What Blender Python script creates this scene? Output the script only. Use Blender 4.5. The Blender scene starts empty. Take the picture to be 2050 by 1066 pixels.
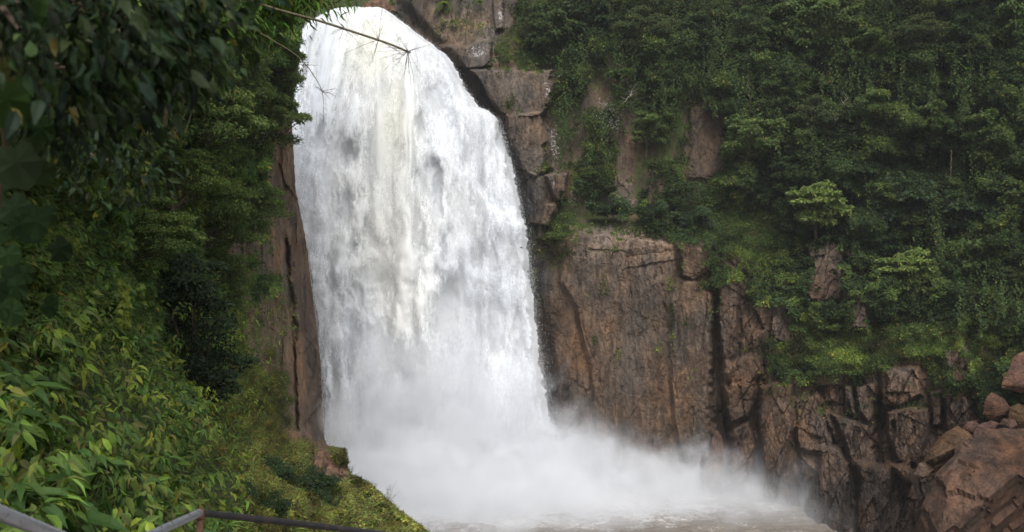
import bpy, math, random
import numpy as np
from math import radians as R

# ------------------------------------------------------------------ basics
F = 1775.0                      # focal length in pixels of the 2050 px wide photograph
U0, V0 = 1025.0, 533.0
scene = bpy.context.scene
COL = scene.collection
POOL_Z = -20.0

def P(u, v, Y):
    u = np.asarray(u, float); v = np.asarray(v, float); Y = np.asarray(Y, float)
    u, v, Y = np.broadcast_arrays(u, v, Y)
    return np.stack([(u - U0) / F * Y, Y, (V0 - v) / F * Y], axis=-1)

def RNG(s): return np.random.default_rng(s)

# ------------------------------------------------------------------ noise
def _h(ix, iy, seed):
    ix = ix.astype(np.int64); iy = iy.astype(np.int64)
    n = (ix * 374761393 + iy * 668265263 + seed * 1442695041) & 0xFFFFFFFF
    n = ((n ^ (n >> 13)) * 1274126177) & 0xFFFFFFFF
    n = ((n ^ (n >> 15)) * 2246822519) & 0xFFFFFFFF
    n = n ^ (n >> 16)
    return (n & 0xFFFFFF) / float(0x1000000)

def vnoise(x, y, seed=0):
    x = np.asarray(x, float); y = np.asarray(y, float)
    x, y = np.broadcast_arrays(x, y)
    ix = np.floor(x); iy = np.floor(y)
    fx = x - ix; fy = y - iy
    sx = fx * fx * fx * (fx * (fx * 6 - 15) + 10); sy = fy * fy * fy * (fy * (fy * 6 - 15) + 10)
    a = _h(ix, iy, seed); b = _h(ix + 1, iy, seed)
    c = _h(ix, iy + 1, seed); d = _h(ix + 1, iy + 1, seed)
    return (a + (b - a) * sx) * (1 - sy) + (c + (d - c) * sx) * sy      # 0..1

def fbm(x, y, seed=0, octv=4, gain=0.5):
    s = 0; a = 1.0; t = 0
    for o in range(octv):
        s = s + a * (vnoise(x * 2 ** o, y * 2 ** o, seed + o * 17) - 0.5); t += a; a *= gain
    return s / t * 2                                                    # about -1..1

def worley(x, y, seed=0):
    ix = np.floor(x); iy = np.floor(y)
    f1 = np.full(x.shape, 9.0); f2 = np.full(x.shape, 9.0)
    dx = np.zeros(x.shape); dy = np.zeros(x.shape); cx = np.zeros(x.shape); cy = np.zeros(x.shape)
    for i in (-1, 0, 1):
        for j in (-1, 0, 1):
            jx = ix + i; jy = iy + j
            px = jx + 0.1 + 0.8 * _h(jx, jy, seed); py = jy + 0.1 + 0.8 * _h(jx, jy, seed + 5)
            ex = x - px; ey = y - py; d = np.sqrt(ex * ex + ey * ey)
            m = d < f1
            f2 = np.where(m, f1, np.minimum(f2, d)); f1 = np.where(m, d, f1)
            dx = np.where(m, ex, dx); dy = np.where(m, ey, dy)
            cx = np.where(m, jx, cx); cy = np.where(m, jy, cy)
    return f1, f2, dx, dy, cx, cy

def facets(x, y, seed, off, tx, ty, crack=0.0, cw=0.08):
    """broken planes: every cell has its own offset and slope; cracks between"""
    f1, f2, dx, dy, cx, cy = worley(x, y, seed)
    a = _h(cx, cy, seed + 11) - 0.5; b = _h(cx, cy, seed + 12) - 0.5; c = _h(cx, cy, seed + 13) - 0.5
    d = a * 2 * off + b * 2 * tx * dx + c * 2 * ty * dy
    if crack: d = d + crack * np.exp(-((f2 - f1) / cw) ** 2)
    return d

def joints(x, y, seed, off, tx, ty, wob=0.13):
    """upright blocks of uneven width, each broken at its own heights"""
    x = x + wob * fbm(x * 0.6, y * 0.5, seed + 40, 2) * 2 + 0.8 * fbm(x * 0.35, y * 0 + 3, seed + 41, 2)
    ix = np.floor(x); fx = x - ix
    r = _h(ix, ix * 0, seed + 1)
    yy = y * (0.6 + 0.9 * r) + 7.3 * r + 0.35 * (fx - .5) * (_h(ix, ix * 0 + 1, seed + 2) - .5) * 4
    iy = np.floor(yy); fy = yy - iy
    a = _h(ix, iy, seed + 3) - .5; b = _h(ix, iy, seed + 4) - .5; c = _h(ix, iy, seed + 5) - .5
    return 2 * off * (0.6 * (r - .5) + 0.6 * a) + 2 * tx * b * (fx - .5) + 2 * ty * c * (fy - .5)

def sstep(a, b, x):
    t = np.clip((x - a) / (b - a), 0, 1); return t * t * (3 - 2 * t)

def poly_sd(u, v, poly):
    """signed distance in pixels, positive inside"""
    p = np.asarray(poly, float); n = len(p)
    d = np.full(u.shape, 1e9); inside = np.zeros(u.shape, bool)
    for i in range(n):
        ax, ay = p[i]; bx, by = p[(i + 1) % n]
        ex, ey = bx - ax, by - ay; wx, wy = u - ax, v - ay
        t = np.clip((wx * ex + wy * ey) / (ex * ex + ey * ey + 1e-9), 0, 1)
        d = np.minimum(d, (wx - ex * t) ** 2 + (wy - ey * t) ** 2)
        c = ((ay <= v) & (by > v)) | ((by <= v) & (ay > v))
        xx = ax + (v - ay) / (by - ay if by != ay else 1e-9) * ex
        inside ^= c & (u < xx)
    d = np.sqrt(d)
    return np.where(inside, d, -d)

def line_d(u, v, pts):
    """distance to a polyline and the interpolated width along it; pts = (u, v, w)"""
    d = np.full(u.shape, 1e9); w = np.ones(u.shape)
    for (ax, ay, aw), (bx, by, bw) in zip(pts[:-1], pts[1:]):
        ex, ey = bx - ax, by - ay; wx, wy = u - ax, v - ay
        t = np.clip((wx * ex + wy * ey) / (ex * ex + ey * ey + 1e-9), 0, 1)
        q = np.sqrt((wx - ex * t) ** 2 + (wy - ey * t) ** 2)
        m = q < d; d = np.where(m, q, d); w = np.where(m, aw + (bw - aw) * t, w)
    return d, w

# ------------------------------------------------------------------ mesh helpers
def mesh_obj(name, verts, faces, mat, parent=None, attrs=None, smooth=False, col=None):
    me = bpy.data.meshes.new(name)
    v = np.ascontiguousarray(verts, dtype=np.float32).reshape(-1, 3)
    me.vertices.add(len(v)); me.vertices.foreach_set('co', v.ravel())
    if isinstance(faces, np.ndarray): faces = [faces]
    nl = sum(f.size for f in faces); nf = sum(len(f) for f in faces)
    idx = np.concatenate([f.ravel() for f in faces]).astype(np.int32)
    cnt = np.concatenate([np.full(len(f), f.shape[1]) for f in faces])
    st = np.concatenate([[0], np.cumsum(cnt)[:-1]]).astype(np.int32)
    me.loops.add(nl); me.loops.foreach_set('vertex_index', idx)
    me.polygons.add(nf); me.polygons.foreach_set('loop_start', st)
    me.polygons.foreach_set('use_smooth', np.full(nf, smooth))
    me.update(calc_edges=True)
    for k, a in (attrs or {}).items():
        t = me.attributes.new(k, 'FLOAT', 'POINT'); t.data.foreach_set('value', np.asarray(a, np.float32).ravel())
    if col is not None:
        c = np.ones((len(v), 4), np.float32); c[:, :3] = np.asarray(col).reshape(-1, 3)
        t = me.attributes.new('Col', 'FLOAT_COLOR', 'POINT'); t.data.foreach_set('color', c.ravel())
    me.materials.append(mat)
    o = bpy.data.objects.new(name, me); COL.objects.link(o)
    if parent: o.parent = parent
    return o

def tag(o, label=None, cat=None, group=None, kind=None):
    if label: o['label'] = label
    if cat: o['category'] = cat
    if group: o['group'] = group
    if kind: o['kind'] = kind
    return o

def empty(name, loc=(0, 0, 0), rz=0.0, label=None, cat=None, group=None):
    o = bpy.data.objects.new(name, None); COL.objects.link(o)
    o.location = loc; o.rotation_euler = (0, 0, rz); o.empty_display_size = 0.3
    return tag(o, label, cat, group)

def dup(root, loc, rz=0.0, s=(1, 1, 1), label=None, group=None):
    r = root.copy(); COL.objects.link(r); r.location = loc; r.rotation_euler = (0, 0, rz); r.scale = s
    if label: r['label'] = label
    if group: r['group'] = group
    for ch in list(root.children):
        c = ch.copy(); COL.objects.link(c); c.parent = r
        for g in ch.children:
            d = g.copy(); COL.objects.link(d); d.parent = c
    return r

def grid_faces(nr, nc):
    i = np.arange(nr - 1)[:, None] * nc + np.arange(nc - 1)[None, :]
    i = i.ravel()
    return np.stack([i, i + nc, i + nc + 1, i + 1], 1)

def tube(pts, rad, n=8):
    """tapered tube along a path -> verts, faces"""
    pts = np.asarray(pts, float); m = len(pts); rad = np.broadcast_to(np.asarray(rad, float), (m,))
    T = np.gradient(pts, axis=0); T /= np.linalg.norm(T, axis=1, keepdims=True) + 1e-9
    ref = np.array([0, 0, 1.0]) if abs(T[0, 2]) < 0.9 else np.array([1.0, 0, 0])
    A = np.cross(T, ref); A /= np.linalg.norm(A, axis=1, keepdims=True) + 1e-9
    B = np.cross(T, A)
    an = np.linspace(0, 2 * math.pi, n, endpoint=False)
    V = pts[:, None, :] + rad[:, None, None] * (A[:, None, :] * np.cos(an)[None, :, None] + B[:, None, :] * np.sin(an)[None, :, None])
    V = V.reshape(-1, 3); fs = []
    for i in range(m - 1):
        for k in range(n):
            fs.append((i * n + k, i * n + (k + 1) % n, (i + 1) * n + (k + 1) % n, (i + 1) * n + k))
    return V, np.array(fs)

class MB:
    def __init__(s): s.v = []; s.f = {}; s.n = 0; s.c = []
    def add(s, V, Fa, col=None):
        V = np.asarray(V, float).reshape(-1, 3)
        for fa in (Fa if isinstance(Fa, list) else [Fa]):
            s.f.setdefault(fa.shape[1], []).append(fa + s.n)
        s.v.append(V); s.n += len(V)
        s.c.append(np.broadcast_to(np.asarray(col if col is not None else (1, 1, 1), float), V.shape))
    def tube(s, pts, rad, n=8, col=None):
        V, f = tube(pts, rad, n); s.add(V, f, col)
    def build(s, name, mat, parent=None, smooth=False):
        return mesh_obj(name, np.concatenate(s.v), [np.concatenate(x) for x in s.f.values()], mat, parent, smooth=smooth, col=np.concatenate(s.c))

# ------------------------------------------------------------------ materials
def new_mat(name):
    m = bpy.data.materials.new(name); m.use_nodes = True
    nt = m.node_tree; nt.nodes.clear()
    out = nt.nodes.new('ShaderNodeOutputMaterial')
    return m, nt, out

class NB:
    def __init__(s, nt): s.nt = nt
    def n(s, t, **kw):
        x = s.nt.nodes.new(t)
        for k, v in kw.items(): setattr(x, k, v)
        return x
    def l(s, a, b): s.nt.links.new(a, b)
    def val(s, sock, v):
        if hasattr(v, 'links') or isinstance(v, bpy.types.NodeSocket): s.l(v, sock)
        else: sock.default_value = v
    def math(s, op, a, b=None, c=None, clamp=False):
        x = s.n('ShaderNodeMath', operation=op); x.use_clamp = clamp
        s.val(x.inputs[0], a)
        if b is not None: s.val(x.inputs[1], b)
        if c is not None: s.val(x.inputs[2], c)
        return x.outputs[0]
    def vmath(s, op, a, b=None):
        x = s.n('ShaderNodeVectorMath', operation=op); s.val(x.inputs[0], a)
        if b is not None: s.val(x.inputs[1], b)
        return x.outputs['Value'] if op in ('LENGTH', 'DOT_PRODUCT') else x.outputs[0]
    def noise(s, vec, scale=1.0, detail=4, rough=0.55, sc=None, dist=0.0):
        if sc: vec = s.vmath('MULTIPLY', vec, sc)
        x = s.n('ShaderNodeTexNoise'); s.l(vec, x.inputs['Vector'])
        x.inputs['Scale'].default_value = scale; x.inputs['Detail'].default_value = detail
        x.inputs['Roughness'].default_value = rough; x.inputs['Distortion'].default_value = dist
        return x.outputs['Fac']
    def ramp(s, fac, a, b, lo=0.0, hi=1.0):
        x = s.n('ShaderNodeMapRange'); x.interpolation_type = 'SMOOTHSTEP'
        s.val(x.inputs[0], fac); x.inputs[1].default_value = a; x.inputs[2].default_value = b
        x.inputs[3].default_value = lo; x.inputs[4].default_value = hi
        return x.outputs[0]
    def mix(s, fac, a, b, mode='MIX'):
        x = s.n('ShaderNodeMix', data_type='RGBA', blend_type=mode)
        s.val(x.inputs['Factor'], fac)
        for k, v in ((6, a), (7, b)):
            if isinstance(v, tuple): x.inputs[k].default_value = (*v[:3], 1)
            else: s.l(v, x.inputs[k])
        return x.outputs[2]
    def attr(s, name):
        x = s.n('ShaderNodeAttribute', attribute_name=name); return x
    def pos(s): return s.n('ShaderNodeNewGeometry').outputs['Position']
    def objco(s): return s.n('ShaderNodeTexCoord').outputs['Object']

def principled(nb, out, base, rough=0.8, spec=0.3, bump=None, bd=0.1, bs=1.0, metal=0.0):
    p = nb.n('ShaderNodeBsdfPrincipled'); nb.val(p.inputs['Base Color'], (*base, 1) if isinstance(base, tuple) else base)
    nb.val(p.inputs['Roughness'], rough); nb.val(p.inputs['Specular IOR Level'], spec); p.inputs['Metallic'].default_value = metal
    if bump is not None:
        b = nb.n('ShaderNodeBump'); b.inputs['Distance'].default_value = bd; b.inputs['Strength'].default_value = bs
        nb.l(bump, b.inputs['Height']); nb.l(b.outputs[0], p.inputs['Normal'])
    if out is not None: nb.l(p.outputs[0], out.inputs['Surface'])
    return p

def rock_mat(name='wet_rock'):
    """attributes: Col (base tint), wet, moss, lichen"""
    m, nt, out = new_mat(name); nb = NB(nt)
    p = nb.pos()
    n1 = nb.noise(p, 0.22, 6, 0.6, sc=(1, 1, 0.6)); n2 = nb.noise(p, 1.3, 8, 0.68, sc=(1.3, 1, 0.45)); n3 = nb.noise(p, 7.0, 6, 0.7)
    streak = nb.noise(p, 1.0, 6, 0.65, sc=(2.6, 1.0, 0.16))
    base = nb.attr('Col').outputs['Color']
    c = nb.mix(nb.ramp(n1, 0.3, 0.7), (0.78, 0.86, 0.95), (1.22, 1.02, 0.82))
    c = nb.mix(1.0, base, c, 'MULTIPLY')
    c = nb.mix(1.0, c, nb.mix(nb.ramp(n2, 0.3, 0.72), (0.50, 0.47, 0.46), (1.4, 1.32, 1.25)), 'MULTIPLY')
    c = nb.mix(nb.ramp(n3, 0.55, 0.75, 0, 0.5), c, nb.mix(1.0, c, (0.45, 0.45, 0.5), 'MULTIPLY'))
    c = nb.mix(nb.ramp(streak, 0.52, 0.66, 0, 0.55), c, nb.mix(1.0, c, (0.36, 0.40, 0.42), 'MULTIPLY'))
    cr = nb.math('ABSOLUTE', nb.math('SUBTRACT', nb.noise(p, 1.5, 3, 0.6, sc=(1.2, 1, 0.55), dist=0.3), 0.5))
    cr2 = nb.math('ABSOLUTE', nb.math('SUBTRACT', nb.noise(p, 3.6, 3, 0.6, sc=(0.7, 1, 1.0), dist=0.2), 0.5))
    crk = nb.math('MULTIPLY', nb.ramp(cr, 0.0, 0.014, 0.66, 1.0), nb.ramp(cr2, 0.0, 0.016, 0.72, 1.0))
    cx_ = nb.n('ShaderNodeCombineColor'); [nb.l(crk, q) for q in cx_.inputs]
    c = nb.mix(1.0, c, cx_.outputs[0], 'MULTIPLY')
    # moss and algae
    mo = nb.attr('moss').outputs['Fac']
    mm = nb.ramp(nb.math('ADD', mo, nb.math('MULTIPLY', nb.math('SUBTRACT', n2, 0.5), 1.3)), 0.42, 0.68)
    c = nb.mix(mm, c, nb.mix(n3, (0.022, 0.036, 0.010), (0.075, 0.095, 0.022)))
    # pale lichen
    li = nb.attr('lichen').outputs['Fac']
    n4 = nb.noise(p, 3.2, 5, 0.75)
    lm = nb.ramp(nb.math('ADD', li, nb.math('MULTIPLY', nb.math('SUBTRACT', n4, 0.5), 2.0)), 0.62, 0.72)
    c = nb.mix(lm, c, (0.42, 0.40, 0.40))
    # wet darkening
    w = nb.attr('wet').outputs['Fac']
    c = nb.mix(w, c, nb.mix(1.0, c, (0.26, 0.28, 0.33), 'MULTIPLY'))
    rough = nb.math('MULTIPLY_ADD', w, -0.25, nb.ramp(n2, 0.2, 0.8, 0.62, 0.92))
    h = nb.math('ADD', nb.math('MULTIPLY', crk, 0.35), nb.math('ADD', nb.math('MULTIPLY', n2, 0.7), nb.math('MULTIPLY', n3, 0.3)))
    principled(nb, out, c, rough, 0.25, h, 0.22, 0.9)
    return m

def leaf_mat(name='leaf', trans=0.25, gloss=0.18, rough=0.58):
    m, nt, out = new_mat(name); nb = NB(nt)
    c = nb.attr('Col').outputs['Color']
    n = nb.noise(nb.objco(), 9.0, 3, 0.6)
    c = nb.mix(1.0, c, nb.mix(n, (0.72, 0.75, 0.7), (1.28, 1.22, 1.2)), 'MULTIPLY')
    p = principled(nb, None, c, rough, gloss)
    t = nb.n('ShaderNodeBsdfTranslucent'); nb.l(nb.mix(1.0, c, (1.5, 1.6, 0.7), 'MULTIPLY'), t.inputs['Color'])
    x = nb.n('ShaderNodeMixShader'); x.inputs[0].default_value = trans
    nb.l(p.outputs[0], x.inputs[1]); nb.l(t.outputs[0], x.inputs[2]); nb.l(x.outputs[0], out.inputs['Surface'])
    return m

def simple_mat(name, color, rough=0.8, spec=0.3, var=0.35, scale=6.0, metal=0.0, bump=0.01):
    m, nt, out = new_mat(name); nb = NB(nt)
    n = nb.noise(nb.objco(), scale, 6, 0.65)
    d = tuple(x * (1 - var) for x in color); e = tuple(x * (1 + var) for x in color)
    principled(nb, out, nb.mix(nb.ramp(n, 0.3, 0.7), d, e), nb.ramp(n, 0.2, 0.8, min(1, rough + 0.12), max(0.05, rough - 0.12)), spec, n, bump, 0.6, metal)
    return m

M_rock = rock_mat()
M_leaf = leaf_mat()
M_leaf_dull = leaf_mat('matt_leaf', 0.20, 0.08, 0.75)
M_bark = simple_mat('bark', (0.10, 0.075, 0.055), 0.9, 0.15, 0.4, 5.0, bump=0.03)
M_culm = simple_mat('bamboo_culm', (0.10, 0.08, 0.04), 0.6, 0.3, 0.35, 20.0)

# ------------------------------------------------------------------ right hand cliff: a relief seen side-on, real depth in metres
KN = [  # u : seven (v, Y) breakpoints from above the frame down to below the pool
 (300, [(-400,108),(0,97),(200,93),(400,90),(420,89),(700,88),(970,87),(1300,85)]),
 (500, [(-400,108),(0,97),(200,93),(400,90),(420,89),(700,88),(970,87),(1300,85)]),
 (900, [(-400,104),(0,94),(140,90.5),(300,88.6),(320,88),(700,86),(970,85.5),(1300,83)]),
 (1000,[(-400,104),(0,93),(140,88.5),(340,86.6),(380,86),(700,84.6),(967,83.5),(1300,81)]),
 (1100,[(-400,104),(0,92),(140,88),(440,85.5),(480,83.7),(700,82.8),(965,82),(1300,80)]),
 (1250,[(-400,103),(0,91),(200,88),(430,86),(470,82.5),(700,81.8),(968,81.3),(1300,79)]),
 (1400,[(-400,102),(0,91),(210,87.5),(420,86),(500,80.8),(700,80),(973,79.5),(1300,77)]),
 (1500,[(-400,101),(0,90),(210,87),(440,85.5),(600,79),(750,78),(985,77),(1300,75)]),
 (1600,[(-400,100),(0,89),(250,85),(480,83),(700,76.5),(850,75),(1012,73),(1300,70)]),
 (1700,[(-400,99),(0,88),(250,84),(500,82),(740,74),(880,72),(1045,69),(1300,67)]),
 (1850,[(-400,97),(0,86),(250,82),(520,79),(770,69.5),(900,67.5),(1080,65),(1300,62)]),
 (2050,[(-400,93),(0,82),(250,78),(560,73),(800,62),(950,60),(1130,59),(1300,56)]),
 (2700,[(-400,80),(0,68),(250,64),(560,58),(830,46),(1000,44),(1200,43),(1400,42)]),
]
def cliff_base(u, v):
    ku = [k[0] for k in KN]
    nb = len(KN[0][1])
    vs = [np.interp(u, ku, [k[1][i][0] for k in KN]) for i in range(nb)]
    ys = [np.interp(u, ku, [k[1][i][1] for k in KN]) for i in range(nb)]
    Y = ys[0].copy()
    for i in range(nb - 1):
        t = np.clip((v - vs[i]) / (vs[i + 1] - vs[i]), 0, 1)
        if i not in (3,): t = t
        Y = np.where(v >= vs[i], ys[i] + (ys[i + 1] - ys[i]) * t, Y)
    return Y

# rock ledges and blocks beside the fall and on the lower cliff: (outline, metres forward, edge px)
BLOCKS = [
 ([(800,20),(850,60),(880,92),(985,78),(1000,60),(1030,55),(1032,-60),(780,-60)], 0.3, 4),
 ([(990,-40),(1012,-30),(1010,20),(1012,60),(994,62),(990,20)], 1.2, 3),
 ([(878,93),(930,90),(965,78),(984,80),(982,132),(940,138),(900,136)], 1.6, 4),
 ([(940,140),(1020,138),(1060,142),(1126,140),(1112,185),(1088,228),(1010,232),(980,212),(955,160)], 2.0, 4),
 ([(1012,232),(1080,226),(1092,270),(1103,335),(1070,352),(1035,340),(1020,290)], 2.3, 4),
 ([(1036,345),(1090,350),(1112,346),(1112,420),(1100,455),(1060,450),(1045,400)], 1.5, 4),
 ([(1090,350),(1136,345),(1132,400),(1113,408),(1108,395)], 2.6, 3),
 ([(1090,405),(1115,408),(1113,440),(1128,458),(1100,490),(1075,480)], 1.9, 4),
 # lower cliff faces
 ([(1120,560),(1130,475),(1180,462),(1240,470),(1300,478),(1350,490),(1352,560),(1360,700),(1375,900),(1340,980),(1240,980),(1190,860),(1180,730),(1150,620)], 0.9, 7),
 ([(1360,492),(1408,492),(1410,545),(1385,560),(1362,556)], 1.6, 4),
 ([(1360,565),(1390,560),(1428,585),(1428,700),(1420,900),(1400,980),(1375,960),(1350,850),(1340,700),(1345,620)], 1.1, 8),
 ([(1442,572),(1460,565),(1478,575),(1480,640),(1476,700),(1462,760),(1450,745),(1440,660)], 1.6, 6),
 ([(1425,870),(1436,862),(1446,885),(1446,960),(1424,960)], 2.0, 3),
 ([(1405,910),(1420,905),(1428,985),(1400,985)], 2.4, 4),
 ([(1484,612),(1540,608),(1578,640),(1572,690),(1530,696),(1500,700),(1484,660)], 0.4, 5),
 ([(1452,745),(1475,722),(1520,700),(1530,740),(1518,800),(1502,840),(1462,852),(1450,800)], 1.4, 6),
 ([(1460,868),(1500,850),(1512,900),(1500,960),(1462,960),(1455,910)], 1.9, 5),
 ([(1524,775),(1560,760),(1590,770),(1586,860),(1572,940),(1556,1000),(1524,1000)], 2.0, 5),
 ([(1592,800),(1640,790),(1672,870),(1660,900),(1630,910),(1600,900),(1588,860)], 1.4, 6),
 ([(1690,775),(1708,772),(1710,828),(1694,832)], 1.5, 3),
 ([(1716,770),(1752,765),(1750,830),(1738,850),(1718,820)], 1.2, 4),
 ([(1640,770),(1688,770),(1690,810),(1650,806)], 0.9, 4),
 ([(1640,905),(1672,895),(1700,930),(1712,1010),(1700,1080),(1610,1080),(1612,1000),(1630,960)], 2.4, 6),
 ([(1664,830),(1700,838),(1740,860),(1730,960),(1712,960),(1690,880)], 1.2, 6),
 ([(1760,742),(1840,735),(1850,790),(1800,815),(1762,812)], 1.5, 5),
 ([(1776,826),(1830,818),(1858,820),(1855,880),(1840,930),(1800,926),(1778,880)], 2.0, 5),
 ([(1862,782),(1882,778),(1884,850),(1864,856)], 1.5, 4),
 ([(1888,786),(1940,790),(1950,850),(1930,868),(1890,858)], 0.8, 5),
 ([(1718,930),(1790,930),(1830,940),(1842,1000),(1850,1100),(1710,1100)], 2.3, 8),
 ([(1788,935),(1822,925),(1826,965),(1805,960)], 3.2, 4),
 # isolated rock shows through the green above
 ([(1380,212),(1462,208),(1448,300),(1446,366),(1376,362),(1384,290)], 0.8, 5),
 ([(1616,482),(1660,470),(1688,500),(1686,600),(1640,608),(1616,596)], 2.6, 5),
 ([(1696,604),(1734,598),(1738,668),(1692,662)], 2.4, 5),
 ([(1878,705),(1925,692),(1944,720),(1940,768),(1900,770)], 1.4, 5),
 ([(1425,490),(1500,540),(1490,555),(1430,520)], 0.8, 5),
]
CRACKS = [  # (u, v, half width px), depth m
 ([(1436,585,4),(1434,700,7),(1440,800,10),(1450,880,12),(1440,960,8)], 3.2),
 ([(1481,620,3),(1476,700,5),(1462,770,6)], 1.6),
 ([(1516,760,4),(1514,850,7),(1518,950,6)], 2.4),
 ([(1592,860,2),(1598,930,4),(1604,1000,4)], 1.5),
 ([(1645,815,3),(1660,860,4),(1672,900,5)], 1.8),
 ([(1690,900,3),(1703,960,6),(1700,1050,6)], 1.8),
 ([(1757,790,5),(1760,850,9),(1758,920,7)], 2.8),
 ([(1712,775,2),(1713,840,2)], 1.0),
 ([(1628,960,5),(1600,1010,8)], 1.0),
 ([(1790,850,5),(1785,900,4)], 1.6),
 ([(1886,790,3),(1886,860,4)], 1.5),
 ([(1315,520,1),(1330,600,2),(1345,700,3),(1360,800,1.5)], 0.5),
 ([(1160,545,1),(1165,650,1.5),(1200,760,1.5),(1215,860,1.2)], 0.35),
 ([(1255,500,1),(1262,620,1.2),(1275,760,1.2)], 0.3),

 ([(1288,480,1),(1292,560,2)], 0.6),
 ([(1425,500,3),(1470,530,7),(1500,552,4)], 1.8),
 ([(1320,960,2),(1300,880,2)], 0.6),
]
ROCKZ = [
 ([(1070,600),(1075,480),(1110,470),(1180,455),(1230,468),(1330,482),(1405,486),(1410,560),(1434,585),(1455,562),(1482,575),(1486,606),(1560,606),(1585,640),(1580,688),(1528,700),(1560,745),(1620,765),(1690,765),(1750,745),(1780,728),(1850,730),(1862,770),(1950,785),(1960,830),(2080,800),(2900,800),(2900,1400),(560,1400),(560,330),(860,330),(1030,345)], 12),
 ([(780,-20),(1020,-20),(1028,62),(988,80),(985,136),(1118,140),(1108,190),(1090,228),(1100,290),(1102,342),(1136,345),(1134,398),(1120,410),(1112,440),(1130,458),(1080,490),(1000,490),(800,400)], 6),
 ([(1382,214),(1460,212),(1446,300),(1444,362),(1378,360)], 10),
 ([(1616,484),(1660,474),(1688,502),(1684,600),(1618,594)], 7),
 ([(1696,606),(1734,600),(1736,668),(1692,660)], 6),
 ([(1880,708),(1922,694),(1940,720),(1936,764),(1900,766)], 6),
 ([(1430,492),(1500,540),(1490,555),(1440,530)], 5),
 ([(1240,352),(1250,420),(1262,430),(1266,352)], 5),
 ([(1300,360),(1318,420),(1326,420),(1320,350)], 4),
]
def rock_mask(u, v):
    wu = u + 26 * fbm(u / 45, v / 45, 301) + 22 * fbm(u / 14, v / 14, 302); wv = v + 22 * fbm(u / 40, v / 40, 303) + 22 * fbm(u / 13, v / 13, 304)
    m = np.zeros(u.shape)
    for poly, e in ROCKZ:
        m = np.maximum(m, sstep(-e, e, poly_sd(wu, wv, poly)))
    return m
# light green patches clinging to the bare face, (u, v, ru, rv, strength)
PATCH = [(1115,470,38,26,1),(1110,510,40,22,.7),(1020,212,16,16,.9),(1040,228,14,8,.6),(1345,620,6,60,.7),(1210,575,8,14,.7),(1190,680,7,8,.8),(1235,718,6,14,.8),(1178,590,8,6,.5),
 (1030,262,16,8,.6),(1090,345,30,8,.5),(1060,470,22,16,.6),(1500,700,30,8,.5),(1645,820,14,12,.7),(1545,780,12,12,.5),(1600,800,18,16,.5),(1700,830,16,10,.6),(1770,900,18,24,.6),(1760,850,8,60,.6),(1820,812,36,7,.7),
 (1910,775,45,9,.8),(1665,890,14,6,.6),(1430,590,8,46,.9),(1445,560,20,12,.7),(1570,745,30,16,.6),(1900,690,20,18,.3),(925,30,30,30,.55),(960,50,30,22,.5),(1000,100,16,34,.8),(1010,135,24,6,.9),(1060,138,30,4,.8),(890,20,14,50,.9),
 (1350,590,10,14,.6),(1365,520,8,30,.5),(1230,500,14,10,.5),(1320,700,8,20,.4),(1375,650,10,10,.5),(1215,870,6,12,.5),(1300,640,5,10,.4)]
def blobs(u, v, L):
    s = np.zeros(u.shape)
    for a, b, ru, rv, k in L:
        s = np.maximum(s, k * np.exp(-((u - a) / ru) ** 2 - ((v - b) / rv) ** 2))
    return s

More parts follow.
